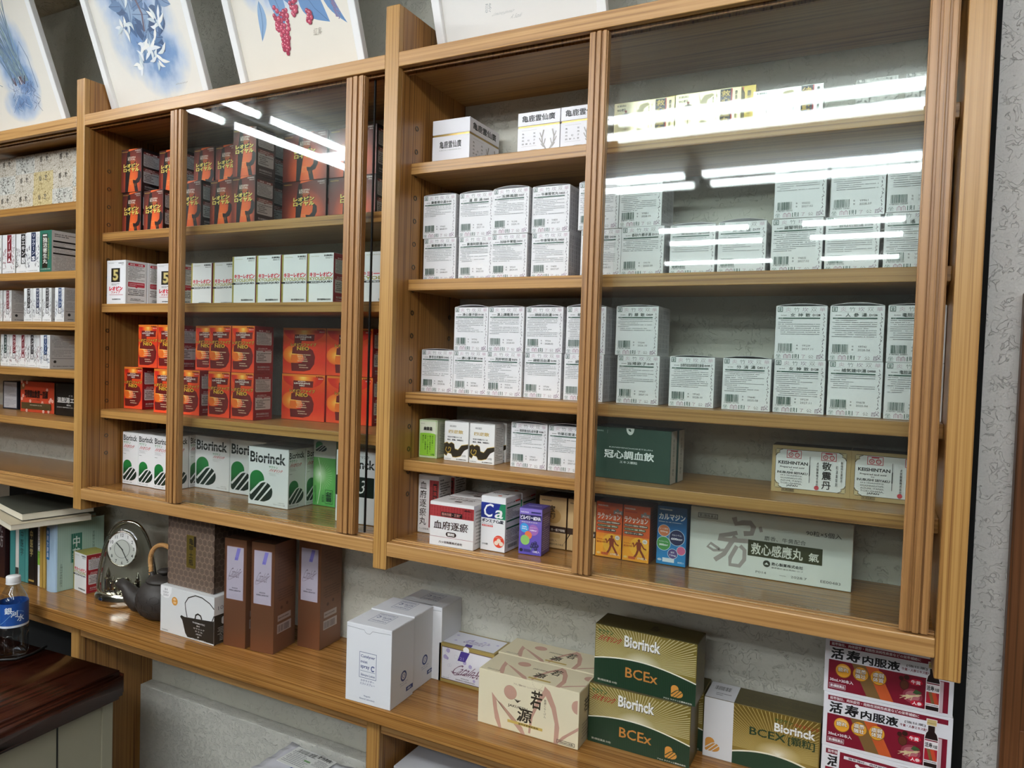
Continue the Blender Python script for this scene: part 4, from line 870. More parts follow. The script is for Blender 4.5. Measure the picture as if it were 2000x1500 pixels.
again(ks, 1.7450, .130 + .0225, 1.190 + E_, 'gold-bordered white box with red seals on the fourth shelf, cut off by the door stile')
# bottom board
FB = 1.043
kt = put(kappu_tall(), 'medicine_box', .9535, .098, FB, 'tall narrow white and dark red box standing against the middle post', group='tall white and dark red boxes', rz=.03, lid='#d6d3d0')
again(kt, .9570, .098 + .024 + .052, FB + E_, 'tall white and dark red box in the second rank, only its white side in view')
kw = put(kappu_wide(), 'medicine_box', 1.0465, .034, FB, 'low wide white box with a red band at the front of the bottom board', rz=.02, lid=lambda: ('#e2dfde', lambda l: (l.t('T', '血府逐瘀', .22, .45, .8, .72, '#5a4640', .01), l.rr('T', .46, .2, .62, .34, '#3a2620', .03), l.fine('T', .1, .80, .9, .92, 2, '#8a4a48', 3, .6))), group='wide white boxes with red band')
again(kw, 1.0480, .034 + .031 + .066, FB + E_, 'wide white box with red band standing behind the front one')
cl = put(calcium(), 'supplement_box', 1.1215, .054, FB, 'white box with blue and green square and orange disc on the bottom board', rz=-.02, lid=lambda: ('#e2e2e2', lambda l: (l.t('T', 'ボンエナCa錠', .12, .45, .8, .65, '#1a1a2c', .03), l.e('T', .62, .22, .08, '#d8462f'))), group='white boxes with blue and green square')
again(cl, 1.1235, .054 + .029 + .061, FB + E_, 'white box with blue and green square, second rank, its side showing past the front one')
put(bilberry(), 'supplement_box', 1.1865, .068, FB, 'small violet box with berries on the bottom board', rz=.07, lid=lambda: ('#5a4d98', lambda l: l.t('T', 'WAKUNAGA', .2, .42, .8, .58, '#c8c2e4', .02)))
be = put(beige(), 'supplement_box', 1.2010, .134, FB, 'beige box with dark brown band behind the violet box', group='beige boxes with brown band', lid='#3c241a')
again(be, 1.2575, .134 + .026, FB + E_, 'beige box with dark brown band crossed by the door stile')
og = put(orange(), 'supplement_box', 1.3105, .130, FB, 'orange box with a walking figure, on the side of the beige boxes', group='orange boxes with walking figure', lid='#7a3a1a')
again(og, 1.3600, .129 + .025, FB + E_, 'orange box with a walking figure, on the side of the blue box')
put(blue(), 'supplement_box', 1.4180, .142, FB, 'bright blue box with coloured circles between the orange boxes and the big white carton')
put(big_white(), 'medicine_box', 1.5715, .151, FB, 'long low white carton with grey brush curl and dark green title bar', lid='#cdd1ca')

# ================================================================ middle cabinet
yr = lambda: None
ra = royal(); S1 = 1.658
RG = 'small dark red tonic cartons'
r0 = put(ra, 'tonic_carton', .0705, .094, S1, 'small black and orange tonic carton, lower row, against the post panel', group=RG)
dR = TD / 2
ROYAL_S = [(.1490, .095, 0, 'lower row, second from the panel', 0), (.3195, .061, 0, 'lower row, third from the panel, black side showing', 0), (.4000, .076, 0, 'lower row, second from the big cartons', 0), (.4730, .072, 0, 'lower row, next to the big cartons', 0),
           (.0690, .092, 1, 'stacked on the one against the panel', .06), (.1560, .130, 1, 'upper row, second from the panel', 0), (.2550, .150, 1, 'upper row, further back, third from the panel', 0), (.3270, .152, 1, 'upper row, further back, next to the front stack', 0), (.4730, .073, 1, 'stacked nearest the big cartons, upper row', 0)]
for x, y, lv, t_, rz in ROYAL_S: again(r0, x, y + dR, S1 + E_ + lv * (TH + E_), 'small black and orange tonic carton, ' + t_, RG, rz)
for k, (x, y) in enumerate(((.0705, .154), (.1490, .154), (.2255, .152), (.3000, .154), (.3735, .154), (.4460, .133))):
    again(r0, x, y + dR - .0, S1 + E_, 'small black tonic carton in the back rank of the lower row, %s from the panel' % ORD[k], RG, 0)
again(r0, .4465, .132 + dR, S1 + 2 * E_ + TH, 'small black tonic carton in the back rank, upper row, by the big cartons', RG, 0)
BG = 'big dark red tonic cartons'
rb = put(royal(.1275, True), 'tonic_carton', .5725, .150, S1, 'big dark red and orange tonic carton, lower row, closer to the small cartons', group=BG)
again(rb, .7015, .155 + dR, S1 + E_, 'big dark red and orange tonic carton, lower row, crossed by the door stile', BG)
again(rb, .5725, .150 + dR, S1 + 2 * E_ + TH, 'big dark red tonic carton on top, closer to the small cartons', BG)
again(rb, .7015, .155 + dR, S1 + 2 * E_ + TH, 'big dark red tonic carton on top, crossed by the door stile', BG)
S2 = 1.487
FG = 'white tonic cartons with a gold five'
f0 = put(five(), 'tonic_carton', .0765, .052, S2, 'white tonic carton with gold five, against the post panel', group=FG)
again(f0, .0770, .110 + dR, S2 + E_, 'white tonic carton behind the first one, only its printed side showing', FG)
again(f0, .1560, .128 + dR, S2 + E_, 'white tonic carton with gold five, beside the door stile', FG)
KG = 'white tonic cartons with olive edge'
k0 = put(kyo(), 'tonic_carton', .4675, .082, S2, 'white and olive tonic carton in the front row, first of four', group=KG)
for x, y, t_ in ((.5385, .084, 'white and olive tonic carton in the front row, second of four'), (.6090, .087, 'white and olive tonic carton in the front row, third of four'), (.6800, .088, 'white and olive tonic carton in the front row, last of four, red side showing'),
                 (.2570, .146, 'white and olive tonic carton set back, beside the door stile'), (.3300, .148, 'white and olive tonic carton set back, half covered by the front row')):
    again(k0, x, y + dR, S2 + E_, t_, KG)
put(kyo(.120, True), 'tonic_carton', .8330, .100, S2, 'big white tonic carton with red lettering behind the edge of the glass')
S3 = 1.231
NG = 'small red and gold tonic cartons'
n0 = put(neo(), 'tonic_carton', .0720, .103, S3, 'small red and gold tonic carton, lower row, against the post panel', group=NG)
NEO_S = [(.2175, .078, 0, 'lower row, in front beside the door stile'), (.2945, .086, 0, 'lower row, just past the door stile'), (.3870, .090, 0, 'lower row, second from the big cartons'), (.4590, .091, 0, 'lower row, next to the big cartons'),
         (.1400, .092, 1, 'upper row, nearest the post panel'), (.2135, .090, 1, 'upper row, beside the door stile'), (.3170, .112, 1, 'upper row, set back and half covered'), (.3885, .090, 1, 'upper row, second from the big cartons'), (.4595, .091, 1, 'upper row, next to the big cartons')]
for x, y, lv, t_ in NEO_S: again(n0, x, y + dR, S3 + E_ + lv * (TH + E_), 'small red and gold tonic carton, ' + t_, NG)
again(n0, .1400, .092 + dR + .058, S3 + E_, 'small red tonic carton in the back rank of the lower row, nearest the post panel', NG)
again(n0, .2120, .150 + dR, S3 + E_, 'small red tonic carton in the back rank of the lower row, behind the front one', NG)
again(n0, .3170, .149 + dR, S3 + E_, 'small red tonic carton in the back rank of the lower row, past the stile', NG)
NB = 'big red and gold tonic cartons'
nb = put(neo(.1275, True), 'tonic_carton', .5630, .170, S3, 'big red and gold tonic carton, lower row, closer to the small cartons', group=NB)
nb.location.y = .170 + dR
for x, lv, t_ in ((.6915, 0, 'big red and gold tonic carton, lower row, crossed by the door stile'), (.5630, 1, 'big red and gold tonic carton on top, closer to the small cartons'), (.6915, 1, 'big red and gold tonic carton on top, crossed by the door stile')):
    again(nb, x, .174 + dR - .003 * lv, S3 + E_ + lv * (TH + E_), t_, NB)
# bottom board: white and green granule cartons
BGN = 'narrow white cartons with green leaves'
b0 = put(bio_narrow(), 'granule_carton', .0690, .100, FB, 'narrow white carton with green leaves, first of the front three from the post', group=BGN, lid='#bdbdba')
for k, (x, y, t_) in enumerate(((.1285, .100, 'narrow white carton with green leaves, second of the front three from the post'), (.1885, .098, 'narrow white carton with green leaves, last of the front three, beside the door stile'),
        (.1885, .1525, 'narrow white carton behind the last of the front three'), (.0690, .1540, 'narrow white carton in the back rank nearest the post'), (.1285, .1540, 'narrow white carton in the middle of the back rank'))):
    again(b0, x, y + .026, FB + E_, t_, BGN)
BW = 'wide white cartons with green leaves'
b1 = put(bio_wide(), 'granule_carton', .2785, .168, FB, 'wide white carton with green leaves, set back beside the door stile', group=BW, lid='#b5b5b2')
b1.location.y = .168 + .026
again(b1, .4010, .166 + .026, FB + E_, 'wide white carton with green leaves, half covered by the foremost one', BW)
again(b1, .5300, .103 + .026, FB + E_, 'foremost wide white carton with green leaves', BW)
again(b1, .5310, .1565 + .026, FB + E_, 'wide white carton directly behind the foremost one', BW)
put(bio_green(), 'granule_carton', .6255, .176, FB, 'tall green carton with white sunburst beside the wide white cartons')
put(bio_593(), 'granule_carton', .7855, .084, FB, 'white carton with dark green number panel behind the door stile', rz=.06)

# ================================================================ open cabinet
CG = 'wrapped cream boxes'
def cream(k, txt):
    a = Art(.0850, .08, .0500, k)
    for i, g in enumerate(txt): a.t('F', g, .28 + i * .30, .52, .40 + i * .30, .80, '#4a4238', .03)
    return a
ROWN = ['bottom row', 'middle row', 'top row']
pro = [cream('wrap_grey', '感養'), cream('wrap_cream', '仙芝'), cream('wrap_silver', '上仁')]
po = []
for c in range(5):
    for r in range(3):
        kind = 1 if (c == 2 and r < 2) else (2 if (c + r) % 4 == 1 else 0); x = -.1080 - c * .0862; z = 1.742 + E_ + r * (.0500 + E_)
        lab = 'cellophane-wrapped %s box, %s, %s from the post' % (('greyish', 'yellowish', 'silvery')[kind], ROWN[r], ORD[c])
        first = [q for q in po if q[0] == kind]
        if first: again(first[0][1], x, .085 + .04 + .002 * ((c * 3 + r) % 3), z, lab, CG)
        else: po.append((kind, put(pro[kind], 'wrapped_box', x, .085, z - E_, lab, group=CG)))
NA, BK, RD2, BL = '#1f2c4c', '#262323', '#7c2229', '#23406b'
KT = 'narrow white cartons with katakana names'
def kat(word, suf, c, x, y, z, lab, w=.0385, h=.0875, d=.06, seed=1): put(katakana(word, suf, c, w, h, d, seed), 'herbal_carton', x, y, z, lab, group=KT)
z = 1.571
put(dokkatsu(), 'herbal_carton', -.2170, .058, z, 'dark green herbal carton with white printed side beside the post of the open cabinet')
kat('リックーン', 'S', NA, -.2735, .058, z, 'white carton with navy name strip next to the dark green carton', .0585, .106, .08, 3)
kat('ホエキン', 'N', BK, -.3340, .066, z, 'white carton with black name strip on the second shelf beside the navy one', .0585, .106, .08, 4)
kat('ノーザ', 'A', RD2, -.3945, .064, z, 'white carton with dark red name strip on the second shelf', .0585, .106, .08, 5)
kat('ニョーテイ', 'N', BK, -.4550, .062, z, 'white carton with black name strip on the second shelf, cut by the picture edge', .0585, .106, .08, 6)
z = 1.443
for i, (wd, c, x) in enumerate((('サイリュン', BL, -.1600), ('サイケーガン', BK, -.2140), ('サイケツト', NA, -.2560), ('ゴレーン', BK, -.2960))):
    kat(wd, 'N', c, x, .060, z, 'narrow white katakana carton on the third shelf, %s from the post' % ORD[i], .0385, .0875, .075, 10 + i)
kat('ケイガイン', 'N', RD2, -.4480, .090, z, 'narrow white carton with dark red name strip set back on the third shelf', .0385, .0875, .075, 15)
kat('ケイヒン', 'N', RD2, -.4920, .090, z, 'narrow white carton with dark red name strip on the third shelf at the picture edge', .0385, .0875, .075, 16)
z = 1.321
kat('ボーソーン', 'N', BL, -.2205, .060, z, 'narrow white carton with blue name strip standing forward on the fourth shelf', .0420, .0875, .075, 20)
kat('ボーソーン', 'N', BL, -.2205, .138, z, 'narrow white carton behind the blue-striped one, only its grey side showing', .0420, .0875, .075, 21)
for i, (wd, sf, c) in enumerate((('ハッスイ', 'N', RD2), ('ハンゲコー', 'N', BK), ('ノーザ', 'A', RD2), ('トウジン', 'N', RD2), ('トーネイン', 'N', '#1d3a34'))):
    kat(wd, sf, c, -.2865 - i * .0420, .088, z, 'narrow white katakana carton in the fourth shelf row, %s after the blue-striped one' % ORD[i], .0405, .0875, .075, 22 + i)
z = 1.190
put(red_flower(), 'herbal_carton', -.4020, .145, z, 'brick red carton with blossom pattern on the lowest shelf of the open cabinet', rz=.05)
put(black_box(), 'herbal_carton', -.2370, .140, z, 'black carton with white characters on the lowest shelf beside the blossom carton')
put(grey_back(3), 'herbal_carton', -.5650, .160, z, 'dark blue carton with white printed panel on the lowest shelf, at the picture edge', rz=.12)
put(grey_back(8), 'herbal_carton', -.5000, .172, z, 'dark blue carton with white printed panel half behind the blossom carton')
# ================================================================ things on the counter
CT = .7300
def prism(m, pts, y0, y1, k):
    """extrudes an outline in x-z along y"""
    n = len(pts); vs = [(x, y0, z) for x, z in pts] + [(x, y1, z) for x, z in pts]
    return m.mesh_in(vs, [tuple(range(n)), tuple(range(2 * n - 1, n - 1, -1))] + [((i + 1) % n, i, n + i, n + (i + 1) % n) for i in range(n)], k)
# --- books standing behind the water bottle
def book(w, d, h, k, loc, label, title=None, tk='#e8e8e8', rz=0., band=None, name='book'):
    """spine faces the room: w thickness, d page depth, h height"""
    o = empty(name, loc, rz)
    c = Art(w, .0012, h, k)
    if band: c.r('F', 0, band[0], 1, band[1], band[2])
    if title: c.tv('F', title, .22, .45, .78, .9, tk, .02)
    c.build('spine', o, loc=(0, -d / 2 + .0006, 0))
    for sx in (-1, 1): MB().box(sx * w / 2 - (.0012 if sx > 0 else 0), sx * w / 2 + (0 if sx > 0 else .0012), -d / 2 + .0013, d / 2, 0, h, k).build('cover', o)
    MB().box(-w / 2 + .0014, w / 2 - .0014, -d / 2 + .0014, d / 2 - .004, .003, h - .003, 'page_paper').build('pages', o)
    return tag(o, label, 'book', 'books standing on the counter')
TEAL = '#3f8583'
book(.030, .085, .185, '#2a1214', (-.4450, .120, CT + E_), 'dark maroon book standing at the picture edge', '漢方', '#8a8484')
book(.024, .12, .160, TEAL, (-.4055, .145, CT + E_), 'teal book between the maroon book and the white booklet')
book(.014, .12, .160, '#d9d8d2', (-.3840, .145, CT + E_), 'white booklet with a small dark picture between teal books', band=(.02, .22, '#3a3a38'))
book(.028, .12, .158, TEAL, (-.3610, .145, CT + E_), 'teal book with black title, second after the white booklet', '中医学', '#1c3a3a')
book(.012, .12, .158, '#4a908c', (-.3395, .145, CT + E_), 'thin teal book beside the black book')
book(.026, .13, .166, '#141414', (-.3170, .150, CT + E_), 'black book with gold bands at top and bottom of its spine', '中医学', '#b9a468', band=(.04, .07, '#a48a4a'))
book(.015, .13, .160, '#101012', (-.2945, .150, CT + E_), 'thin plain black book beside the white and green one')
book(.011, .13, .172, '#dfe3e6', (-.2790, .148, CT + E_), 'thin white book with a green spine band', '漢方診療処方', '#3a3a44', band=(.34, .56, '#7cb342'))
book(.012, .13, .178, '#b08f45', (-.2660, .146, CT + E_), 'ochre book next to the thin white and green book')
book(.011, .13, .180, '#b5974f', (-.2535, .147, CT + E_), 'ochre book next to the thick pale green dictionary')
# thick dictionary with pale blue spine and pale green cover
o = empty('book', (-.2100, .143, CT + E_), -.12); w, d, h = .048, .120, .186
sp = MB(); n = 10
for i in range(n):
    a0, a1 = math.radians(180 + 180 * i / n), math.radians(180 + 180 * (i + 1) / n)
    q = [(w / 2 * math.cos(a), -d / 2 + .011 * math.sin(a)) for a in (a0, a1)]
    sp.face([(q[0][0], q[0][1], 0), (q[1][0], q[1][1], 0), (q[1][0], q[1][1], h), (q[0][0], q[0][1], h)], '#a9c4dc')
sp.build('spine', o, smooth=True)
ttl = Art(.016, .0006, .085, '#2f78b4'); ttl.tv('F', '中药大辞典', .2, .06, .8, .94, '#e9f0f6', .02); ttl.build('spine_label', o, loc=(-.003, -d / 2 - .0114, .085))
cv = Art(.002, d, h, '#a9c0b4', R='#a3bcae'); cv.r('R', .28, .38, .52, .80, '#1f6a58'); cv.tv('R', '中药', .31, .42, .49, .77, '#e6eee9', .02); cv.tv('R', '主編李文瑞李秋貴', .74, .40, .80, .80, '#3c5048'); cv.tv('R', '上海科学技術出版社', .05, .06, .11, .4, '#3c5048')
for i in range(22): cv.line('R', [(.02 + i * .045, .005), (.02 + i * .045, .995)], .006, '#94afa1')
cv.build('front_cover', o, loc=(w / 2 - .001, 0, 0))
MB().box(-w / 2, -w / 2 + .002, -d / 2, d / 2, 0, h, '#a9c0b4').build('back_cover', o)
MB().box(-w / 2 + .0022, w / 2 - .0022, -d / 2 - .004, d / 2 - .006, .003, h - .005, 'page_paper').build('pages', o)
tag(o, 'thick dictionary with pale blue spine and pale green cover', 'book', 'books standing on the counter')
# magazines lying on top of the row
def soft_book(name, x0, x1, y0, y1, z, t, k, rz, label, cx, cy, curl):
    o = empty(name, (cx, cy, z), rz); N = 12
    def sheet(z0, z1, kk, nm, shr=0.):
        vs = []; fs = []
        for j in range(2):
            for i in range(N + 1):
                u = i / N; x = x0 + shr + (x1 - x0 - 2 * shr) * u; dz = curl * (1 - u) ** 3
                for yv in (y0 + shr, y1 - shr): vs.append((x, yv, (z0, z1)[j] + dz))
        M = 2 * (N + 1)
        for i in range(N):
            a = 2 * i; fs += [(a, a + 1, a + 3, a + 2), (M + a, M + a + 2, M + a + 3, M + a + 1), (a, a + 2, M + a + 2, M + a), (a + 1, M + a + 1, M + a + 3, a + 3)]
        fs += [(0, M, M + 1, 1), (2 * N, 2 * N + 1, M + 2 * N + 1, M + 2 * N)]
        m = MB(); m.mesh_in(vs, fs, kk); return m.build(nm, o)
    sheet(0, .0008, k, 'cover'); sheet(.0009, t - .0009, 'page_paper', 'pages', .001); sheet(t - .0008, t, k, 'cover')
    return tag(o, label, 'book', 'magazines lying on the books')
soft_book('magazine', -.15, .135, -.10, .085, CT + .1875, .014, '#b8ac92d', -.25, 'cream magazine lying across the standing books', -.300, .095, .002)
soft_book('magazine', -.13, .125, -.085, .085, CT + .2035, .018, '#4a4b3fd', -.22, 'olive grey magazine lying on top of the cream one', -.312, .110, .004)
bb = Art(.16, .06, .29, '#0d0c10'); bb.t('F', '一般編', .62, .80, .82, .84, '#77777c', .01); bb.t('F', '医学大辞典', .55, .74, .82, .765, '#5a5a60')
put(bb, 'book', -.500, .170, CT, 'tall black slip-cased book standing behind the magazines', 'book')
k1 = kyo(.0690, h=.1025); o = put(k1, 'tonic_carton', -.1485, .115, CT, 'white and olive tonic carton on the counter beside the silver clock', rz=-.13)
# --- silver clock
ck = empty('clock', (.026, .125, CT + E_), .50)
base = MB(); base.lathe([(.070, 0), (.076, .003), (.078, .010), (.077, .026), (.072, .031), (.066, .033)], 'chrome', 40, sx=1., sy=.62); base.build('base', ck, smooth=True)
prof = [(.072, .030), (.073, .045), (.070, .075), (.065, .105), (.057, .140), (.047, .168), (.034, .190), (.018, .203), (.001, .207)]
def smooth_prof(P, n=6):
    out = []
    for i in range(len(P) - 1):
        p0, p1, p2, p3 = P[max(i - 1, 0)], P[i], P[i + 1], P[min(i + 2, len(P) - 1)]
        for k in range(n):
            t = k / n; out.append(tuple(.5 * (2 * p1[j] + (p2[j] - p0[j]) * t + (2 * p0[j] - 5 * p1[j] + 4 * p2[j] - p3[j]) * t * t + (3 * p1[j] - p0[j] - 3 * p2[j] + p3[j]) * t ** 3) for j in (0, 1)))
    return out + [P[-1]]
prof = [(abs(a_), b_) for a_, b_ in smooth_prof(prof)]
MB().lathe(prof, 'dome_glass', 40, sx=1., sy=.56, cap=False).build('glass_case', ck, smooth=True)
bk = MB(); rim = [(r * 1.03, z) for r, z in prof]
L_ = [(r * 1.02, .004, z + .001) for r, z in prof] + [(-r * 1.02, .004, z + .001) for r, z in prof[::-1]]
bk.tube(L_, .0042, 'chrome', 10); bk.build('case_rim', ck, smooth=True)
pl = MB(); prism(pl, [(r * .97, z) for r, z in prof] + [(-r * .97, z) for r, z in prof[::-1]], .012, .016, '#c4c1b6m'); pl.build('back_plate', ck)
ds = MB(); dc = (0, -.026, .145)
ds.mesh_in([(0, -.026, .145)] + [(.036 * math.cos(q), -.026, .145 + .043 * math.sin(q)) for q in [2 * math.pi * i / 40 for i in range(40)]], [(0, 1 + i, 1 + (i + 1) % 40) for i in range(40)], '#f1f1ee')
for i in range(12):
    q = math.radians(90 - 30 * (i + 1)); v, f = glyphs(str(i + 1), .01); c_ = (v.max(0) + v.min(0)) / 2
    ds.mesh_in([((p[0] - c_[0]) * .0095 + .029 * math.cos(q), -.0262, (p[1] - c_[1]) * .0115 + .145 + .035 * math.sin(q)) for p in v], f, '#2a2a2a')
R_ = [(.019 * math.cos(q), -.0261, .145 + .023 * math.sin(q)) for q in [2 * math.pi * i / 32 for i in range(32)]]
ds.build('dial', ck)
MB().tube(R_, .0004, '#2a2a2a', 6, closed=True).build('dial_ring', ck)
MB().tube([(.037 * math.cos(q), -.0255, .145 + .044 * math.sin(q)) for q in [2 * math.pi * i / 40 for i in range(40)]], .0022, 'chrome', 8, closed=True).build('dial_bezel', ck, smooth=True)
for ang, L_, nm, t_ in ((118, .020, 'hour_hand', .0011), (-62, .030, 'minute_hand', .0008)):
    q = math.radians(ang + 16 if ang > 0 else ang); MB().tube([(-.004 * math.cos(q), -.0272, .145 - .004 * math.sin(q)), (L_ * math.cos(q), -.0272, .145 + L_ * 1.15 * math.sin(q))], t_, '#1c1c1c', 6).build(nm, ck)
for i, (x, y, z, r, hh) in enumerate(((-.040, -.012, .034, .009, .060), (-.026, -.016, .034, .008, .040), (.012, -.014, .034, .010, .036), (.034, -.012, .034, .008, .048))):
    MB().lathe([(r, 0), (r, hh * .55), (r * .6, hh * .6), (r * .62, hh * .7), (.0006, hh)], 'chrome', 14, c=(x, y, z)).build('ornament_spire', ck, smooth=False)
for x, z, r in ((-.010, .058, .012), (.012, .062, .010), (.002, .046, .013), (.026, .050, .009)):
    bm = bmesh.new(); bmesh.ops.create_icosphere(bm, subdivisions=2, radius=r)
    for v in bm.verts: v.co += Vector((x, -.022, z))
    MB().bm_in(bm, 'chrome').build('pendulum_ball', ck, smooth=True)
tag(ck, 'silver dome mantel clock with white oval dial and metallic ornaments', 'clock')
# --- teapot
tp = empty('teapot', (.186, .112, CT + E_), -.12); tp.scale = (1.16, 1.16, 1.06)
MB().lathe([(.030, 0), (.034, .002), (.046, .012), (.054, .028), (.0555, .045), (.052, .062), (.044, .074), (.036, .080), (.034, .083)], 'iron_black', 48).build('body', tp, smooth=True)
PROF = [(.030, 0), (.034, .002), (.046, .012), (.054, .028), (.0555, .045), (.052, .062), (.044, .074), (.036, .080)]
hexb = MB()
for r_i, zz in enumerate((.022, .038, .054)):
    for j in range(14):
        q0 = 2 * math.pi * (j + .5 * (r_i % 2)) / 14; rr = (.0515, .0558, .0545)[r_i]
        P = [((float(np.interp(zz + .0085 * math.sin(b), [p_[1] for p_ in PROF], [p_[0] for p_ in PROF])) + .0001) * math.cos(q0 + .20 * math.cos(b)), (float(np.interp(zz + .0085 * math.sin(b), [p_[1] for p_ in PROF], [p_[0] for p_ in PROF])) + .0001) * math.sin(q0 + .20 * math.cos(b)), zz + .0085 * math.sin(b)) for b in [math.pi / 3 * (i_ + .5) for i_ in range(6)]]
        hexb.tube(P, .0005, 'iron_black', 5, closed=True)
hexb.build('tortoiseshell_pattern', tp, smooth=True)
MB().tube([(-.040, -.016, .028), (-.056, -.022, .028), (-.072, -.028, .038), (-.088, -.033, .056), (-.106, -.038, .066)], [.024, .025, .020, .0125, .0110], 'iron_black', 16).build('spout', tp, smooth=True)
ld = MB().lathe([(.036, .083), (.035, .087), (.026, .092), (.012, .095), (.001, .0955)], 'iron_black', 36).build('lid', tp, smooth=True)
MB().lathe([(.006, .095), (.008, .098), (.014, .102), (.015, .106), (.010, .109), (.001, .110)], 'iron_black', 24).build('lid_knob', ld, smooth=True)
for sx in (-1, 1): MB().tube([(sx * .046, 0, .066), (sx * .054, 0, .078), (sx * .054, 0, .092), (sx * .046, 0, .090), (sx * .042, 0, .074)], .0055, 'iron_black', 10).build('handle_lug', tp, smooth=True)
hd = [(-.051, 0, .086), (-.054, 0, .110)] + [(.055 * -math.cos(q), 0, .118 + .046 * math.sin(q)) for q in [math.pi * i / 14 for i in range(15)]] + [(.054, 0, .110), (.051, 0, .086)]
MB().tube(hd, .0042, 'rattan', 10).build('handle', tp, smooth=True)
wrp = MB()
for i in range(len(hd) - 1):
    for k in range(4):
        a, b = Vector(hd[i]), Vector(hd[i + 1]); p = a.lerp(b, k / 4); q = a.lerp(b, k / 4 + .12); wrp.tube([p, q], .0050, 'rattan', 8)
wrp.build('rattan_weave', tp)
tag(tp, 'black cast teapot with tortoiseshell relief and woven rattan handle', 'teapot')
# --- teapot box and hexagon-patterned box on it
tb = Art(.176, .100, .107, '#dcdddd', T='#d9d9d9', R='#2b2620'); K = '#2b2620'
tb.p('F', [(0, 1), (.215, 1), (.21, .88), (.16, .76), (.09, .74), (0, .80)], '#f2f1f2'); tb.t('F', 'IH', .08, .905, .13, .955, '#77757a'); tb.t('F', '100V', .05, .845, .155, .89, '#77757a'); tb.t('F', '200V', .05, .785, .155, .83, '#77757a')
tb.p('F', [(.40, .46), (.46, .44), (.98, .50), (1, .52), (1, .03), (.97, .03), (.52, .03), (.48, .10), (.42, .36), (.38, .42)], K)
tb.line('F', [(.51, .45), (.48, .62), (.47, .74), (.53, .87), (.66, .95), (.78, .94), (.92, .86), (1., .76)], .014, K); tb.line('F', [(1., .62), (.96, .48)], .014, K)
tb.line('F', [(.66, .46), (.67, .54), (.71, .575), (.76, .55), (.78, .48)], .022, K)
for i, (s_, x0, x1) in enumerate((('THERMATEC', .61, .84), ('IH', .69, .74), ('セラミック', .63, .83), ('ケトル', .66, .80), ('(両手)', .68, .78), ('BY', .71, .74), ('CERAMIC KETTLE', .60, .86))): tb.t('F', s_, x0, .36 - i * .058, x1, .39 - i * .058, '#e6e4e0', .01)
tb.t('F', 'HARIO', .035, .035, .155, .065, '#77757a', .01); tb.e('F', .275, .72, .055, '#dd9a3c'); tb.t('F', '直火', .25, .735, .30, .785, '#f6ead6', .02); tb.t('F', 'OK!', .25, .665, .305, .71, '#f6ead6', .02)
for i in range(34): tb.line('R', [(0, i / 34), (1, i / 34 + .1)], .006, '#6a6152')
tb.r('R', .0, .62, .55, 1., '#dcdddd'); tb.t('R', '100V', .1, .72, .45, .8, '#77757a'); tb.rr('R', .2, .40, .8, .56, '#e6e4e0', .05); tb.fine('R', .1, .06, .9, .36, 9, '#d9d4ca', 4)
tbo = put(tb, 'teapot_box', .3470, .046, CT, 'pale grey box with black kettle drawing beside the teapot', 'box', lid='#d4d4d4')
hx = Art(.152, .085, .172, '#4a3b31', F='#54443a', R='#40332a', T='#3a2e26')
def hexes(a, fc, nx, col):
    lw, lh = a.fr[fc][3:]; s_ = 1. / nx; sy = s_ * lw / lh
    ny = int(1 / (sy * .87)) + 1; a.n[fc] = 1; a.hold = True
    for j in range(ny):
        for i in range(nx + 1):
            cx, cy = (i + .5 * (j % 2)) * s_, (j + .5) * sy * .87
            if not (.03 < cx < .97 and .03 < cy < .97): continue
            for rr in (.56, .40, .2):
                P = [(cx + rr * s_ * math.sin(b), cy + rr * sy * math.cos(b)) for b in [math.pi / 3 * k for k in range(7)]]
                a.line(fc, [(min(max(x, .003), .997), min(max(y, .003), .997)) for x, y in P], .0065 if rr > .5 else .004, col)
    a.hold = False
hexes(hx, 'F', 10, '#a58f7e'); hexes(hx, 'R', 6, '#8a7666')
hxo = put(hx, 'patterned_box', .3425, .058, CT + .1085, 'brown box with hexagon pattern and gold label on top of the kettle box', 'box', lid='#3a2e26')
lb = Art(.030, .0006, .075, '#9d8a45m'); lb.tv('F', '亀甲土瓶', .25, .08, .75, .92, '#1c1812', .02); lb.build('gold_label', hxo, loc=(.002, -.0428, .048))
lb2 = Art(.007, .0006, .024, '#2a2118'); lb2.build('gold_label', hxo, loc=(.0145, -.0432, .098))
# --- three copper boxes
CG2 = 'tall copper coloured boxes'
cp = Art(.0610, .075, .240, '#8f6446m', F='#9d6f53m', R='#7a5641', T='#4a3426')
cp.fine('R', .15, .62, .9, .92, 10, '#6a4a38', 3); cp.fine('R', .15, .46, .9, .58, 5, '#5f4232', 6); cp.e('R', .35, .40, .05, '#5a3d2e'); cp.e('R', .6, .42, .05, '#5a3d2e'); cp.r('R', .18, .28, .78, .335, '#a89a94'); cp.r('R', .16, .17, .80, .255, '#b3a8a6'); cp.bars('R', .2, .18, .72, .24, '#4a4244', 5); cp.fine('R', .22, .295, .7, .32, 1, '#5a4a48', 3)
co = put(cp, 'cosmetic_box', .4715, .066, CT, 'tall copper box with lilac label, next to the kettle box', 'box', group=CG2, rz=.10)
cl_ = Art(.0470, .0005, .118, '#b0a9b8'); cl_.box_line('F', 0, 0, 1, 1, '#8c5a48', .015); cl_.p('F', [(.62, .98), (.82, .98), (.66, .75), (.46, .75)], '#7d78c0'); cl_.t('F', '21', .48, .76, .62, .80, '#5a55a4', .02)
cl_.t('F', 'CatalnSt', .10, .42, .92, .60, '#5a4a52', -.012, slant=.35); cl_.line('F', [(.12, .44), (.10, .36), (.25, .38), (.6, .46), (.92, .56)], .014, '#6a4f5a')
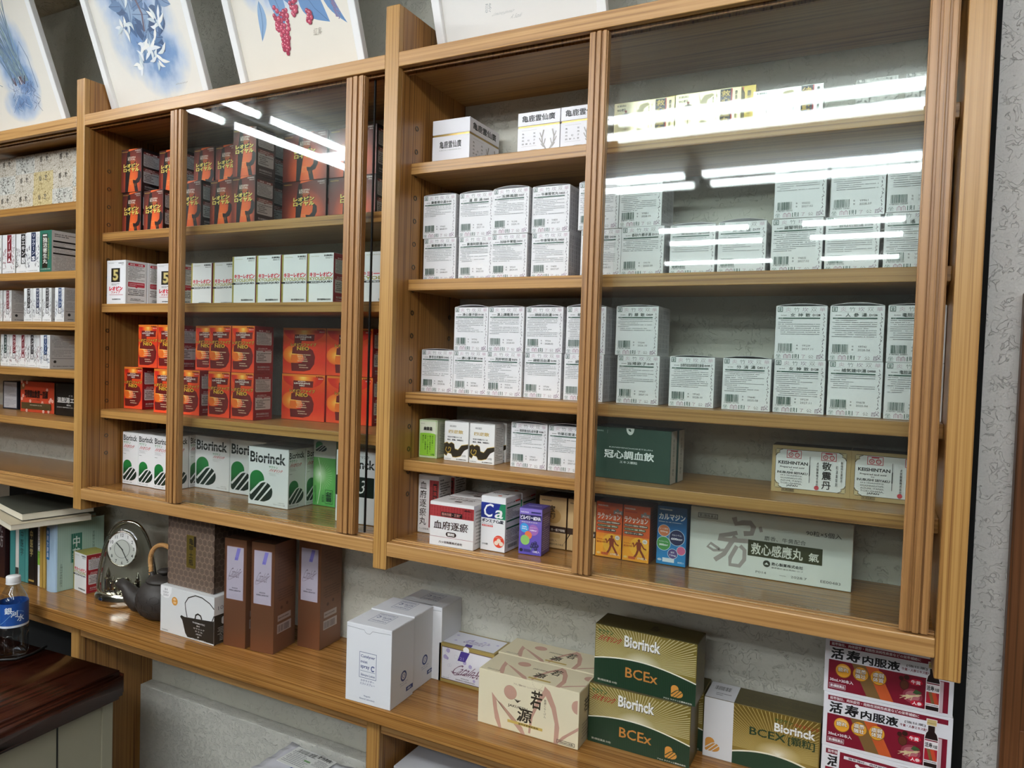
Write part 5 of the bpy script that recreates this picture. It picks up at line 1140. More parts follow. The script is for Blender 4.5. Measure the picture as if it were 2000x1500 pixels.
cl_.t('F', 'NOGUCHI', .34, .21, .66, .235, '#3a343a', .02); cl_.t('F', 'GENERAL LABORATORY', .16, .165, .86, .19, '#3a343a', .02)
cl_.build('lilac_label', co, loc=(0, -.0379, .105))
again(co, .5450, .074 + .0375, CT + E_, 'tall copper box with lilac label, foremost of three', CG2, .12)
again(co, .6160, .144 + .0375, CT + E_, 'tall copper box with lilac label, set back against the wall', CG2, .06)
# --- white mist spray boxes
WB = 'white spray boxes'
ms = Art(.1015, .077, .148, '#e7e8ec', R='#d4d5d8', T='#dddee2'); NV = '#2a3f78'
def mist_panel(a, fc, x0, y0, x1, y1, rot):
    X = lambda u: x0 + (x1 - x0) * (1 - u if rot else u); Y = lambda v: y0 + (y1 - y0) * (1 - v if rot else v)
    a.box_line(fc, x0, y0, x1, y1, NV, .008)
    for s_, u0, v0, u1, v1 in (('Catalyser', .08, .76, .92, .90), ('mist', .08, .58, .48, .68), ('spray', .08, .34, .60, .48), ('Skincare Lotion', .10, .08, .92, .17)):
        a.t(fc, s_, min(X(u0), X(u1)), min(Y(v0), Y(v1)), max(X(u0), X(u1)), max(Y(v0), Y(v1)), NV, .015, rot=180 if rot else 0)
    a.line(fc, [(X(.06), Y(.27)), (X(.94), Y(.27))], .006, NV)
    for i in range(8): q = math.radians(50 + i * 36); a.e(fc, X(.80 + .09 * math.cos(q)), Y(.42 + .09 * math.sin(q)), .012, NV)
mist_panel(ms, 'F', .30, .33, .68, .66, False)
ms.t('F', 'カタライザー', .34, .285, .64, .312, NV, .01); ms.t('F', 'ミストスプレー', .33, .245, .66, .272, NV, .01); ms.t('F', 'Noguchi', .42, .09, .56, .115, NV); ms.t('F', 'General Laboratory', .32, .05, .66, .075, NV)
ms.e('R', .56, .33, .13, NV); ms.e('R', .56, .33, .085, '#d4d5d8'); ms.e('R', .56, .33, .055, NV); ms.p('R', [(.53, .31), (.59, .31), (.59, .35), (.53, .35)], '#d4d5d8'); ms.t('R', 'ダンボールは', .40, .235, .74, .255, NV); ms.t('R', 'リサイクル', .42, .205, .70, .225, NV); ms.r('R', .68, .10, .99, .155, NV); ms.t('R', '6個入', .74, .112, .92, .142, '#e7e8ec', .02)
ms.line('F', [(.02, .955), (.40, .945), (.42, .92), (.46, .905), (.52, .905), (.56, .93), (.58, .945), (.98, .955)], .008, '#9b9ca2')
mo = put(ms, 'spray_box', .8920, .003, CT, 'foremost white spray box with navy frame on the counter', 'box', group=WB, lid=lambda: ('#dfe0e4', lambda l: mist_panel(l, 'T', .30, .30, .70, .88, True)), rz=.04)
again(mo, .8850, .085 + .0385, CT + E_, 'white spray box standing close behind the foremost one', WB, .04)
w3 = put(ms, 'spray_box', .9050, .1650, CT, 'white spray box at the back of the three, against the wall', 'box', group=WB, rz=0., lid=lambda: ('#d3d4d8', lambda l: mist_panel(l, 'T', .30, .30, .70, .88, True)))
w3.location.y = .1965; 
# --- white and lilac box with gold edge
ca = Art(.127, .072, .0780, '#a08a4e', F='#a08a4e', T='#97834c', R='#8f7c46'); ca.r('F', .05, .08, .965, .93, '#5d4a5a'); ca.r('F', .06, .10, .955, .91, '#e4e4ec')
R = random.Random(12)
for i in range(16):
    x, y, r_ = R.uniform(.1, .9), R.uniform(.18, .85), R.uniform(.022, .04); P = [(x + r_ * math.sin(b), y + r_ * 127 / 78 * math.cos(b)) for b in [math.pi / 3 * k for k in range(7)]]
    if i % 3 == 0: ca.p('F', P[:6], '#b3a9d2')
    else: ca.line('F', P, .004, '#c9c7d4')
ca.p('F', [(.41, .90), (.57, .90), (.49, .64), (.35, .64)], '#4a3a8c'); ca.t('F', '21', .39, .67, .46, .75, '#8f86c4', .02); ca.t('F', 'CatalnSt', .22, .28, .88, .55, '#7a5a70', .0, slant=.35); ca.line('F', [(.24, .33), (.3, .25), (.5, .33), (.8, .40)], .012, '#7a5a70'); ca.t('F', 'NOGUCHI', .42, .19, .56, .215, '#3a343a', .02); ca.t('F', 'GENERAL LABORATORY', .32, .135, .68, .16, '#3a343a', .02); ca.t('F', '30mL×10本', .08, .12, .2, .15, '#4a444a')
def cat_top(l):
    l.r('T', .04, .08, .96, .93, '#dcdce6')
    for i in range(8): l.e('T', R.uniform(.1, .9), R.uniform(.2, .8), .028, '#b9b3d6', n=6)
    l.t('T', 'CatalnSt', .3, .3, .8, .6, '#9a8ab0', .0, slant=.3); l.p('T', [(.42, .25), (.54, .25), (.56, .08), (.44, .08)], '#4a3a8c')
cao = put(ca, 'cosmetic_box', 1.0140, .158, CT, 'white and lilac box with gold edges behind the cream boxes', 'box', lid=lambda: ('#97834c', cat_top))
st = MB(); st.mesh_in([(.0, -.0363, .072)] + [(.007 * math.cos(q), -.0363, .0745 + .0062 * math.sin(q)) for q in [2 * math.pi * i / 24 for i in range(24)]], [(0, 1 + i, 1 + (i + 1) % 24) for i in range(24)], '#f2f2f4'); st.build('round_seal', cao)
# --- cream boxes
jg = Art(.194, .079, .0970, '#ded3b4', F='#e2d8ba', T='#d6cbac', R='#cabf9f'); PK2 = '#bd9583'
def petals(a, fc):
    a.e(fc, .33, .70, .065, PK2, .13 if fc == 'F' else .12)
    a.p(fc, [(.14, .62), (.16, .58), (.27, .36), (.40, .10), (.45, .0), (.49, .0), (.46, .12), (.34, .30), (.24, .46), (.19, .50), (.20, .34), (.23, .15), (.25, .0), (.22, .0), (.18, .15), (.155, .40)], PK2)
    a.p(fc, [(.67, .97), (.66, .90), (.58, .62), (.53, .30), (.52, .05), (.54, .05), (.56, .35), (.62, .62), (.68, .80), (.74, .60), (.775, .35), (.77, .0), (.81, .0), (.82, .30), (.78, .65), (.72, .90)], PK2)
    a.p(fc, [(.79, .02), (.85, .16), (1, .40), (1, .34), (.90, .18), (.83, .05)], PK2); a.e(fc, .985, .74, .055, PK2, .12, 24, 90, 270)
petals(jg, 'F'); JK = '#3a3328'
jg.t('F', 'アミノ酸BCAA・L-シトルリン配合', .36, .86, .65, .895, '#8a6a5c'); jg.t('F', '若', .53, .52, .65, .85, JK, .02, slant=.1); jg.t('F', '源', .40, .22, .56, .47, JK, .02, slant=.1); jg.t('F', 'JAKUGEN', .31, .43, .505, .49, JK, .015); jg.tv('F', '若源じゃくげん', .665, .40, .69, .74, '#6a5a4c')
for q in (-.03, -.015, 0, .015, .03): jg.line('F', [(.405, .55), (.405 + q, .60)], .006, JK)
jg.r('F', .31, .15, .66, .20, '#c9ad5c'); jg.t('F', '滋養栄養補助飲料', .42, .155, .62, .19, '#4a3a1c', .02); jg.box_line('F', .80, .03, .97, .095, '#4a4238', .004); jg.t('F', '100ml×10本', .82, .045, .955, .08, '#3a342a', .02)
jg.t('R', '若源', .3, .55, .75, .8, JK, .02); jg.fine('R', .2, .1, .8, .4, 5, '#8a7f68', 4)
for q in range(9): jg.line('F', [(.60 + .052 * math.cos(math.pi * (1 + q / 9)), 1 + .11 * math.sin(math.pi * (1 + q / 9))), (.60 + .052 * math.cos(math.pi * (1 + (q + .6) / 9)), 1 + .11 * math.sin(math.pi * (1 + (q + .6) / 9)))], .003, '#b3a88a')
def jak_top(l): petals(l, 'T'); l.t('T', '若', .62, .50, .72, .80, JK, .02, slant=.1); l.t('T', '源', .50, .22, .62, .45, JK, .02, slant=.1); l.t('T', 'JAKUGEN', .44, .56, .58, .63, JK, .01); l.r('T', .48, .1, .7, .16, '#b89c50'); l.t('T', '100ml×10本', .07, .06, .2, .12, JK)
jo = put(jg, 'drink_box', 1.1985, .055, CT, 'cream box with brown petal drawing, foremost of the two', 'box', group='cream drink boxes', lid=lambda: ('#d9cfb0', jak_top))
again(jo, 1.1940, .1365 + .0395, CT + E_, 'cream box with petal drawing behind the foremost one', 'cream drink boxes')
# --- gold and green boxes
grad('burst', [(0, '#fbfaf2'), (.16, '#ddd6b8'), (.34, '#9f8f4e'), (.7, '#94833e'), (1, '#857535')], 'r', cx=.48, cy=.46, rx=.58, ry=.62, rough=.3, metal=.3)
grad('burst2', [(0, '#fbfaf2'), (.14, '#d6c9a0'), (.32, '#97803c'), (.7, '#866f30'), (1, '#7a6428')], 'r', cx=.66, cy=.32, rx=.62, ry=.62, rough=.3, metal=.3)
def bcex():
    a = Art(.1755, .058, .1020, '#5a4f26', F='@burst', T='#4a4322', R='#5c5128'); c = (.48, .47)
    R = random.Random(2)
    a.n['F'] = 1; a.hold = True
    for i in range(56):
        q = math.pi * i / 55; L = R.uniform(.5, 1.2); x, y = c[0] + L * math.cos(q), c[1] + L * 1.72 * math.sin(q) * .6
        k = min(1, (1 - c[0]) / max(x - c[0], 1e-6) if x > 1 else 1, c[0] / max(c[0] - x, 1e-6) if x < 0 else 1, (1 - c[1]) / max(y - c[1], 1e-6) if y > 1 else 1)
        x, y = c[0] + (x - c[0]) * k * .985, c[1] + (y - c[1]) * k * .985
        a.p('F', [(c[0], c[1]), (x + .004 * math.sin(q), y - .006 * math.cos(q)), (x - .004 * math.sin(q), y + .006 * math.cos(q))], '#cbbf8e')
    G = [(0, 0), (1, 0), (1, .30)] + [(1 - i / 12, .30 + .17 * math.sin(math.pi * (.25 + .55 * i / 12)) - .12) for i in range(1, 13)]
    a.hold = False
    G = [(0, 0), (1, 0)] + [(1 - i / 16, .33 + .17 * math.sin(math.pi * (.04 + .80 * i / 16))) for i in range(17)]
    a.p('F', [(x, y + .02) for x, y in G], '#eeeadb'); a.p('F', G, '#1d3a25'); a.n['F'] += 1; a.hold = True
    for i in range(56):
        x = i / 56 + .004; y = .33 + .17 * math.sin(math.pi * (.04 + .80 * (1 - x))) - .006; a.line('F', [(x, .002), (x, y)], .004, '#14291a')
    a.hold = False
    bio_kana(a, 'F', .03, .73, .28, .93, '#2f5a2c', '#a83a24'); a.t('F', 'Biorinck', .305, .70, .66, .89, '#4a4228', .034); a.t('F', 'Biorinck', .30, .71, .655, .90, '#f0f0ee', .03); a.r('F', .29, .79, .66, .797, '#b5a978')
    a.t('F', 'BCEx', .32, .205, .64, .375, '#bf7f3a', .012); heart(a, 'F', .77, .075, .885, .27, '#c98c3e', '#c98c3e', '#1d3a25'); a.t('F', 'アロエ ヤクケン工業株式会社', .70, .015, .97, .04, '#e0ddd0', .02); a.t('F', '第2類医薬品 50包', .04, .05, .24, .085, '#c9c6b4', .01)
    return a
bo = put(bcex(), 'granule_carton', 1.3855, .0945, CT, 'gold and green carton with white sunburst, lower of the stacked pair', group='gold and green cartons', lid=lambda: ('#4a4322', lambda l: heart(l, 'T', .52, .3, .60, .7, '#2a2614', '#2a2614', '#4a4322')))
again(bo, 1.3915, .0985 + .029, CT + .1027, 'gold and green carton with white sunburst, on top of the stacked pair', 'gold and green cartons', -.02)
again(bo, 1.3925, .158 + .029, CT + E_, 'gold and green carton behind the stacked pair, only its end showing', 'gold and green cartons', 0)
gr = Art(.180, .064, .1000, '#6f5d2c', F='@burst2', T='#4f4728', R='#584a24', L='#d5d5d6'); R = random.Random(5); c = (.66, .30); gr.n['F'] = 1; gr.hold = True
for i in range(60):
    q = math.pi * i / 59; x, y = c[0] + .9 * math.cos(q), c[1] + .95 * math.sin(q); k = min(1, (.99 - c[0]) / max(x - c[0], 1e-6) if x > .99 else 1, (c[0] - .26) / max(c[0] - x, 1e-6) if x < .26 else 1, (.99 - c[1]) / max(y - c[1], 1e-6) if y > .99 else 1)
    x, y = c[0] + (x - c[0]) * k, c[1] + (y - c[1]) * k; gr.p('F', [c, (x + .003 * math.sin(q), y - .005 * math.cos(q)), (x - .003 * math.sin(q), y + .005 * math.cos(q))], '#bda868')
gr.hold = False; G = [(.26, 0), (1, 0)] + [(1 - .74 * i / 14, .10 + .19 * math.sin(math.pi * (.10 + .75 * i / 14))) for i in range(15)]
gr.p('F', [(x, y + .025) for x, y in G], '#e9e4d2'); gr.p('F', G, '#1d3a25'); gr.r('F', 0, 0, .265, 1, '#dcdcde'); 
heart(gr, 'F', .02, .10, .155, .33, '#c98c3e', '#c98c3e', '#dcdcde'); bio_kana(gr, 'F', .62, .86, .97, .91) if 0 else (gr.t('F', 'ヤクケン', .62, .86, .77, .92, '#2f5a2c', .02), gr.t('F', 'バイオリンク', .78, .845, .985, .905, '#a83a24', .02))
gr.t('F', 'Biorinck', .62, .70, .96, .84, '#efefec', .03); gr.r('F', .61, .75, .97, .756, '#8a7438'); gr.t('F', 'BCEX', .41, .55, .72, .68, '#20391f', .015); gr.t('F', '[顆粒]', .74, .52, .96, .68, '#20391f', .015)
put(gr, 'granule_carton', 1.5730, .149, CT, 'white and gold carton with green foot beside the red boxes', lid=lambda: ('#4f4728', lambda l: (l.r('T', 0, 0, .265, 1, '#d3d3d6'), l.bars('T', .05, .55, .2, .8, '#333333', 4), l.fine('T', .08, .2, .22, .4, 2, '#66666a', 4), l.fine('T', .33, .2, .95, .8, 8, '#3a3420', 5))))
# --- stack of red tonic boxes
RD = '#7d1028'
def katsuju(w=.169, h=.0820):
    a = Art(w, .085, h, '#e4e3e8', F='#e6e5ea')
    a.r('F', .035, .865, .965, .955, RD); a.t('F', '滋養強壮、肉体疲労・発熱性消耗性疾患などの栄養補給に', .05, .885, .75, .94, '#e9dfe2', .02)
    for s_, x0, x1, y0, y1 in (('活', .05, .155, .64, .84), ('寿', .175, .285, .64, .84)): a.t('F', s_, x0, y0, x1, y1, '#141216', .035, slant=.06)
    a.t('F', '内服液', .305, .64, .595, .80, '#141216', .03); a.t('F', '[強壮薬]', .645, .745, .80, .795, '#3a2a2e', .01); a.t('F', '牛黄・人参エキス配合', .61, .675, .83, .725, RD, .02)
    a.r('F', .035, .06, .965, .615, RD); a.p('F', [(.22, .615), (.33, .615), (.46, .06), (.35, .06)], '#7a5c34'); a.p('F', [(.33, .615), (.43, .615), (.56, .06), (.46, .06)], '#c4582a')
    for x, s_ in ((.155, ('疲れ',)), (.295, ('滋養', '強壮')), (.435, ('虚弱', '体質'))):
        a.e('F', x, .44, .064, '#8a5a1c'); a.e('F', x, .445, .060, '#e0a02e'); a.e('F', x, .485, .045, '#eec47a', .05)
        for i, q in enumerate(s_):
            y = .40 + (.02 if len(s_) == 1 else .055 - i * .09)
            a.t('F', q, x - .043, y - .005, x + .043, y + .085, '#6a3a1a', .06); a.t('F', q, x - .042, y, x + .042, y + .08, '#f7f2ea', .015)
    a.t('F', '30mL×30本入', .05, .22, .24, .285, '#efe9ec', .02); a.box_line('F', .045, .095, .18, .185, '#cdb4bb', .004); a.t('F', '第3類医薬品', .055, .115, .17, .165, '#efe9ec', .03)
    a.e('F', .635, .42, .034, '#4a2418', .09); a.e('F', .635, .42, .028, '#5e301e', .075); a.e('F', .61, .53, .018, '#3a1a12', .042); a.e('F', .65, .56, .021, '#3a1a12', .045)
    a.p('F', [(.665, .50), (.70, .56), (.76, .56), (.775, .50), (.74, .45), (.69, .45)], '#c01c34'); a.t('F', '牛黄', .685, .47, .755, .535, '#f4e6e6', .03)
    a.e('F', .70, .25, .075, '#963a4a', .13); a.e('F', .70, .25, .055, '#b06a70', .09); a.p('F', [(.60, .22), (.66, .24), (.74, .25), (.77, .30), (.73, .29), (.66, .21)], '#d9c49a')
    for i in range(9): a.line('F', [(.72 - i * .008, .26), (.64 - i * .006 + (i % 3) * .03, .17 + (i % 2) * .03)], .005, '#d9c49a')
    a.p('F', [(.70, .31), (.72, .38), (.75, .36), (.77, .33), (.73, .29)], '#3f5a34'); a.e('F', .735, .135, .05, '#c01c34', .055); a.t('F', '人参', .70, .105, .77, .165, '#f4e6e6', .03)
    # bottle picture
    a.p('F', [(.795, .06), (.90, .06), (.90, .60), (.89, .66), (.875, .70), (.875, .80), (.885, .81), (.885, .92), (.805, .92), (.805, .81), (.815, .80), (.815, .70), (.80, .66), (.795, .60)], '#efe9ea')
    a.p('F', [(.80, .07), (.895, .07), (.895, .58), (.885, .66), (.87, .70), (.87, .80), (.82, .80), (.82, .70), (.808, .66), (.80, .58)], '#20100e'); a.r('F', .81, .81, .88, .91, '#c9b27a'); a.r('F', .81, .845, .88, .852, '#8a7438'); a.r('F', .80, .14, .895, .56, '#efeaea'); a.r('F', .80, .53, .895, .55, RD)
    a.t('F', '活寿', .802, .415, .856, .50, '#141216', .03); a.t('F', '内服', .862, .415, .894, .475, '#141216', .02); a.r('F', .80, .19, .895, .39, '#a81c2e'); a.p('F', [(.815, .39), (.84, .39), (.865, .19), (.84, .19)], '#7a5c34'); a.p('F', [(.84, .39), (.87, .39), (.895, .19), (.865, .19)], '#c4462a'); a.fine('F', .80, .15, .895, .18, 1, '#3a2a2a', 3, .6)
    a.r('F', .90, .06, .925, .61, '#cbb0b6')
    return a
KZ = 'red and white tonic boxes stacked in the corner'
ks1 = put(katsuju(), 'tonic_box', 1.7515, .120, CT, 'red and white tonic box at the bottom of the corner stack', 'medicine box', group=KZ)
again(ks1, 1.7510, .120 + .0425, CT + .0828, 'red and white tonic box in the middle of the corner stack', KZ, .004)
again(ks1, 1.7500, .1205 + .0425, CT + .1652, 'red and white tonic box on top of the corner stack, partly behind the post', KZ, -.004)
lf = Art(.150, .0010, .0760, '#dcdbe0', F='#7d1028'); lf.box_line('F', 0, 0, 1, 1, '#e6e4e8', .022); lf.r('F', .06, .84, .94, .90, '#e6e4e8'); lf.t('F', '滋養強壮、肉体疲労・発熱性消耗性疾患などの', .10, .85, .9, .89, '#3a2028', .02); lf.t('F', '活寿', .14, .40, .48, .80, '#f3eef0', .04, slant=.08); lf.t('F', '内服液', .52, .46, .92, .74, '#f3eef0', .03)
lfo = put(lf, 'leaflet', 1.7620, .1165, CT, 'dark red leaflet with white characters leaning on the lowest red box', 'leaflet'); lfo.rotation_euler = (-.035, .03, 0); lfo.location.z = CT + .003
# ================================================================ things under the counter and on the desk
pc = empty('parcel', (.630, .125, .3005), -.06); pc.scale = (1, 1, 1.06)
bm = bmesh.new(); bmesh.ops.create_cube(bm, size=1); bmesh.ops.subdivide_edges(bm, edges=bm.edges[:], cuts=10, use_grid_fill=True); R = random.Random(3)
for v in bm.verts:
    x, y, z = v.co * 2; k = .010 * math.sin(7 * x + 2 * y) + .006 * math.sin(11 * y - 3 * x)
    v.co = Vector((x * .112 * (1 - .03 * abs(z)), y * .072 * (1 - .05 * abs(z)), .0775 + z * .0765 + (k * .25 if z > .9 else 0)))
for v in bm.verts: v.co.z = max(v.co.z, 0)
MB().bm_in(bm, '#cfcfd6g').build('plastic_bag', pc, smooth=True)
lab = Art(.120, .068, .0008, '#dfe0dc', T='#dfe0dc'); lab.fine('T', .05, .1, .62, .78, 9, '#77777c', 3); lab.bars('T', .1, .74, .55, .92, '#2a2a2a', 4); lab.bars('T', .45, .8, .95, .95, '#2a2a2a', 5); lab.fine('T', .66, .4, .95, .75, 7, '#55555a', 6); lab.t('T', '7526', .6, .86, .9, .97, '#1c1c1c', .03); lab.r('T', .45, .45, .6, .52, '#6a9a5c')
lab.build('shipping_label', pc, loc=(-.02, .028, .1575))
lab = Art(.130, .055, .0008, '#2f3f8c', T='#3a4a9c'); lab.t('T', 'SAGAWA', .25, .45, .70, .75, '#161f4a', .04); lab.fine('T', .1, .15, .6, .35, 2, '#222c60', 4); lab.box_line('T', .76, .2, .9, .5, '#cfd4ea', .012)
lab.build('courier_label', pc, loc=(.035, -.035, .1575))
tag(pc, 'white plastic-bagged parcel with blue courier label under the counter', 'parcel')
wx = Art(.300, .150, .29, '#c9c9ce', T='#c4c4c9')
for i in range(24): wx.line('T', [(.002, .02 + i * .041), (.998, .02 + i * .041)], .0015, '#b5b5bb')
put(wx, 'corrugated_box', 1.0650, .062, .3000, 'white corrugated box on the low shelf under the end of the counter', 'box', lid='#c6c6cb')
# water bottle
wbt = empty('water_bottle', (-.1345, -.060, .6254), .5)
pr = [(.026, .0), (.030, .003), (.0315, .010), (.0315, .050), (.030, .056), (.0315, .062), (.0318, .075), (.0318, .130), (.0300, .140), (.022, .158), (.0145, .172), (.0130, .178), (.0130, .186)]
MB().lathe(pr, 'clear_plastic', 40).build('bottle_body', wbt, smooth=True)
for i in range(4):
    q = math.pi / 2 * i + .3; c_, s_ = math.cos(q), math.sin(q); P = [((.0318) * math.cos(q + a), .0318 * math.sin(q + a), z) for a, z in ((-.3, .012), (-.3, .050), (-.15, .056), (.15, .056), (.3, .050), (.3, .012), (.15, .008), (-.15, .008))]
    MB().tube(P, .0008, 'clear_plastic', 6, closed=True).build('moulded_panel', wbt, smooth=True)
MB().lathe([(.0150, .178), (.0155, .180), (.0155, .193), (.0148, .195), (.001, .1955)], '#f0f0f0', 36, cap=False).build('cap', wbt, smooth=True)
MB().lathe([(.0152, .176), (.0160, .1765), (.0160, .1785), (.0152, .179)], '#e9e9ea', 36, cap=False).build('neck_ring', wbt, smooth=True)
lbm = MB(); lbm.lathe([(.0320, .076), (.0322, .078), (.0322, .132), (.0320, .134)], '#1d4f9c', 48, cap=False); lbm.lathe([(.0323, .0765), (.0323, .0815)], '#dfe6ee', 48, cap=False)
for txt, a0, z0, hh in (('銀', -1.02, .112, .017), ('河', -.62, .104, .017), ('水', -.22, .092, .018)):
    v, f = glyphs(txt, .02); lbm.mesh_in([(.0326 * math.cos(-.55 + a0 + p[0] * .5), .0326 * math.sin(-.55 + a0 + p[0] * .5), z0 + p[1] * hh) for p in v], f, '#e4ecf4')
lbm.tube([(.0324 * math.cos(q - 1.2), .0324 * math.sin(q - 1.2), .100 + .016 * math.sin(q * 2.2 + .4)) for q in [-.9 + .1 * i for i in range(19)]], .0005, '#7fb0e0', 5)
lbm.build('label', wbt, smooth=False)
tag(wbt, 'clear water bottle with blue label and white cap on the dark desk', 'bottle')
# ================================================================ framed prints leaning above the cabinets
def frame_print(x0, w, yb, label, paint):
    H = .46; o = empty('picture_frame', (x0, yb, 1.9278)); o.rotation_euler = (math.radians(20), 0, 0)
    for nm, a in (('frame_bar', (0, .017, 0, H)), ('frame_bar', (w - .017, w, 0, H)), ('frame_bar', (.017, w - .017, 0, .017)), ('frame_bar', (.017, w - .017, H - .017, H))):
        MB().box(a[0], a[1], -.014, .0, a[2], a[3], 'frame_white', .0015).build(nm, o)
    MB().box(.010, w - .010, -.003, -.001, .010, H - .010, '#c9c7c0').build('backing_board', o)
    pm = Art(w - .034, .0006, H - .034, '#e9e4d8', F=paint[0]); pm.lay = 5e-6; paint[1](pm); pm.build('botanical_print', o, loc=(w / 2, -.0045, .017))
    return tag(o, label, 'picture frame', 'framed botanical prints')
def wash(key, blobs, paper='#ebe6db', col='#7f9cc4'):
    """paper with loose blue watercolour blooms at the given face positions"""
    m, n, l, b = nt('print_' + key); uv = n.new('ShaderNodeUVMap'); no = n.new('ShaderNodeTexNoise'); no.inputs['Scale'].default_value = 9; no.inputs['Detail'].default_value = 4
    l.new(uv.outputs[0], no.inputs['Vector']); last = None
    for cx, cy, rx, ry in blobs:
        mp = n.new('ShaderNodeMapping'); mp.inputs['Location'].default_value = (-cx / rx, -cy / ry, 0); mp.inputs['Scale'].default_value = (1 / rx, 1 / ry, 0); ln = n.new('ShaderNodeVectorMath'); ln.operation = 'LENGTH'
        sb = n.new('ShaderNodeMath'); sb.operation = 'SUBTRACT'; sb.inputs[0].default_value = 1.; sb.use_clamp = True
        l.new(uv.outputs[0], mp.inputs[0]); l.new(mp.outputs[0], ln.inputs[0]); l.new(ln.outputs['Value'], sb.inputs[1])
        if last is None: last = sb
        else: mx = n.new('ShaderNodeMath'); mx.operation = 'MAXIMUM'; l.new(last.outputs[0], mx.inputs[0]); l.new(sb.outputs[0], mx.inputs[1]); last = mx
    mu = n.new('ShaderNodeMath'); mu.operation = 'MULTIPLY'; l.new(last.outputs[0], mu.inputs[0]); l.new(no.outputs[0], mu.inputs[1])
    r = ramp(n, [(.03, paper), (.16, '#c3cfde'), (.34, col), (.6, '#6d8bb8')]); l.new(mu.outputs[0], r.inputs[0]); l.new(r.outputs[0], b.inputs['Base Color']); b.inputs['Roughness'].default_value = .3
    MATS['@' + key] = m
FW, FH = .301, .426
def leaf(a, x, y, ang, L, wd, k, vein=None, bend=.0):
    """pointed leaf from (x, y) metres, length L, width wd"""
    q = math.radians(ang); ux, uy = math.cos(q), math.sin(q); n = 9; A = []; B = []
    for i in range(n + 1):
        t = i / n; w_ = wd * math.sin(math.pi * t ** .8) * .5; bx = bend * math.sin(math.pi * t); px, py = x + ux * L * t - uy * bx, y + uy * L * t + ux * bx
        A.append(((px - uy * w_) / FW, (py + ux * w_) / FH)); B.append(((px + uy * w_) / FW, (py - ux * w_) / FH))
    cl = lambda p: (min(max(p[0], .005), .995), min(max(p[1], .005), .995))
    a.p('F', [cl(p) for p in A + B[::-1][1:-1]], k)
    if vein: a.line('F', [cl(((x + ux * L * t - uy * bend * math.sin(math.pi * t)) / FW, (y + uy * L * t + ux * bend * math.sin(math.pi * t)) / FH)) for t in (0, .3, .6, .95)], .004, vein)
def stem(a, pts, t, k): a.line('F', [(min(max(x / FW, .004), .996), min(max(y / FH, .004), .996)) for x, y in pts], t / FW, k)
def art_grass(a):
    R = random.Random(7); bx, by = .185, .125
    for i in range(46):
        x0 = bx + R.uniform(-.05, .02); top = R.uniform(.16, .30); lean = R.uniform(-.16, .03); bend = R.uniform(-.02, .04)
        P = [(x0 + lean * t + bend * t * t, by + top * t - (.10 if i % 6 == 0 else 0) * max(0, t - .6) ** 2 * 4) for t in [j / 7 for j in range(8)]]
        stem(a, [p for p in P if .005 < p[0] < .296], R.uniform(.0012, .0028), R.choice(('#6d8196', '#7f939f', '#5e7690', '#8fa39f')))
    stem(a, [(bx, by), (bx + .012, by + .07), (bx + .03, by + .09), (bx + .045, by + .05), (bx + .048, by - .02)], .002, '#5e7690')
    for i in range(70): x0 = bx - .02 + R.uniform(-.05, .055); y0 = by - .0 + R.uniform(-.055, .005); stem(a, [(x0, y0), (x0 + R.uniform(-.012, .012), y0 - .008), (x0 + R.uniform(-.015, .015), y0 - R.uniform(.01, .022))], .0011, R.choice(('#8fa3c4', '#6a7fa8', '#c9d2e0', '#5a5f78')))
    for i in range(9): x0 = bx - .01 + R.uniform(-.03, .03); stem(a, [(x0, by - .005), (x0 + R.uniform(-.012, .012), by + .014)], .003, R.choice(('#5c4a50', '#d9d9dc', '#7a6a70')))
    for x, y in ((.035, .105), (.040, .095), (.030, .097), (.037, .086), (.044, .104)): a.e('F', x / FW, y / FH, .014, '#5a6488'); a.e('F', (x - .001) / FW, (y + .001) / FH, .006, '#8f9ab8')
    stem(a, [(.038, .105), (.042, .13), (.06, .14), (.09, .125)], .0015, '#5e7690')
def art_flower(a):
    R = random.Random(11)
    for cx, cy, n, L in ((.115, .235, 26, .075), (.175, .150, 18, .060), (.20, .20, 12, .055), (.11, .30, 20, .07)):
        for i in range(n):
            q = R.uniform(0, 360); leaf(a, cx + R.uniform(-.025, .025), cy + R.uniform(-.03, .03), q, L * R.uniform(.6, 1), .024 * R.uniform(.7, 1.1), R.choice(('#5f7da4', '#4f6c94', '#7791b4', '#8ba3c0', '#42597c')), '#3a5074', R.uniform(-.008, .008))
    stem(a, [(.13, .30), (.155, .235), (.165, .20), (.158, .165)], .005, '#6a5a66'); stem(a, [(.150, .245), (.175, .255), (.185, .29)], .003, '#6a5a66')
    for cx, cy, n in ((.155, .135, 16), (.205, .175, 10), (.12, .255, 12), (.10, .19, 8), (.185, .105, 8), (.13, .10, 7)):
        for i in range(n): leaf(a, cx + R.uniform(-.012, .012), cy + R.uniform(-.012, .012), R.uniform(0, 360), R.uniform(.018, .034), .008, R.choice(('#e9edf0', '#dfe6e6', '#f3f3ee', '#c9d6dc')), None, R.uniform(-.006, .006))
    a.t('F', 'lonicera', .70, .105, .86, .115, '#9a968c', -.01, slant=.3)
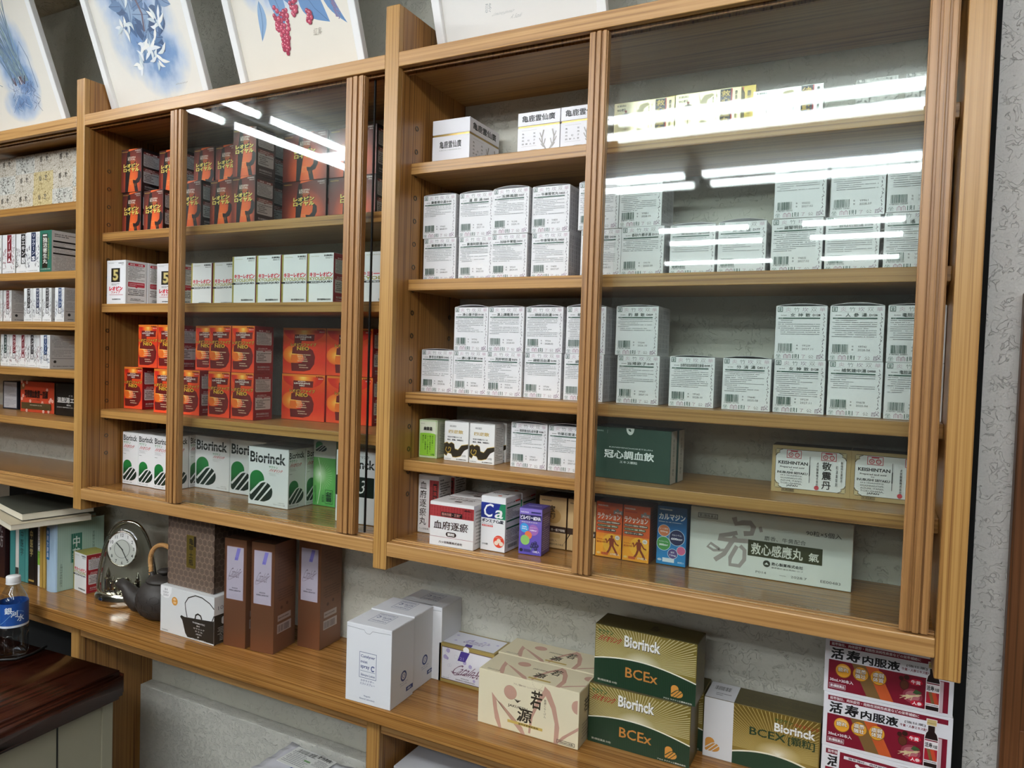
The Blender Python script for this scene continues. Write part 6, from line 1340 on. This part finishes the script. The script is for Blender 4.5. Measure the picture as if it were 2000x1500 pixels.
def art_berry(a):
    R = random.Random(5)
    for x, y, q, L, w_ in ((.075, .165, -100, .075, .022), (.105, .185, -75, .085, .035), (.125, .20, -60, .070, .030), (.185, .185, -55, .105, .050), (.15, .20, 60, .08, .04), (.09, .20, 120, .08, .04), (.24, .19, -65, .11, .022), (.21, .21, 30, .08, .04), (.06, .20, 160, .06, .03)): leaf(a, x, y, q, L, w_, R.choice(('#6f94bf', '#5f86b4', '#86a6c8', '#4f76a4')), '#46688f', R.uniform(-.012, .012))
    for i in range(7): stem(a, [(.235 + i * .004, .19 - i * .012), (.25 + i * .004, .16 - i * .008), (.262 + i * .001, .12 + R.uniform(-.02, .01))], .002, '#7a6a8c')
    def bunch(cx, cy, n, sx, sy, tail):
        for i in range(n):
            t = i / n; x = cx + R.uniform(-1, 1) * sx * (1 - t * .75); y = cy - t * tail + R.uniform(-1, 1) * sy
            r_ = R.uniform(.0042, .0056); a.e('F', x / FW, y / FH, r_ / FW, '#8a2440', n=14); a.e('F', (x - .0008) / FW, (y + .0008) / FH, r_ * .82 / FW, R.choice(('#b83a58', '#a82e4c', '#c24a62')), n=14); a.e('F', (x - .0018) / FW, (y + .0018) / FH, r_ * .28 / FW, '#e9aab4', n=8)
    bunch(.125, .135, 64, .022, .016, .072); bunch(.165, .155, 14, .012, .012, .03); bunch(.195, .122, 11, .012, .006, .012)
    a.t('F', '紅実', .66, .19, .74, .22, '#a39c90', -.01, slant=.2)
def art_plain(a):
    a.t('F', '忍冬', .29, .165, .34, .20, '#9aa0a0', -.005, slant=.2); a.t('F', 'Lonicera japonica', .32, .145, .50, .16, '#a9acaa', -.01, slant=.3); a.t('F', 'A. Suzuki', .45, .125, .54, .14, '#a9acaa', -.01, slant=.3)
    for i in range(5): leaf(a, .20 + i * .02, .22 + .02 * i, 70 - 30 * i, .06, .03, '#a9c0d6', '#8aa4c0')
wash('paper_grass', [(.55, .42, .30, .30), (.62, .30, .22, .22), (.25, .6, .25, .3), (.5, .18, .3, .12)])
wash('paper_flower', [(.5, .40, .42, .30), (.62, .25, .34, .22), (.38, .62, .35, .3)], '#eae6dd')
wash('paper_berry', [(.55, .50, .55, .22), (.35, .48, .3, .18)], '#e9e3d6')
wash('paper_plain', [(.55, .28, .12, .10), (.5, .7, .4, .3)], '#e9e7e2')
frame_print(-.481, .335, .090, 'white-framed print of grassy plant with bulb roots above the open cabinet', ('@paper_grass', art_grass))
frame_print(.0335, .335, .090, 'white-framed print of blue honeysuckle flowers above the middle cabinet', ('@paper_flower', art_flower))
frame_print(.467, .335, .090, 'white-framed print of red berries with blue leaves above the middle cabinet', ('@paper_berry', art_berry))
frame_print(.952, .335, .120, 'white-framed print with faint pencil note above the end cabinet', ('@paper_plain', art_plain))
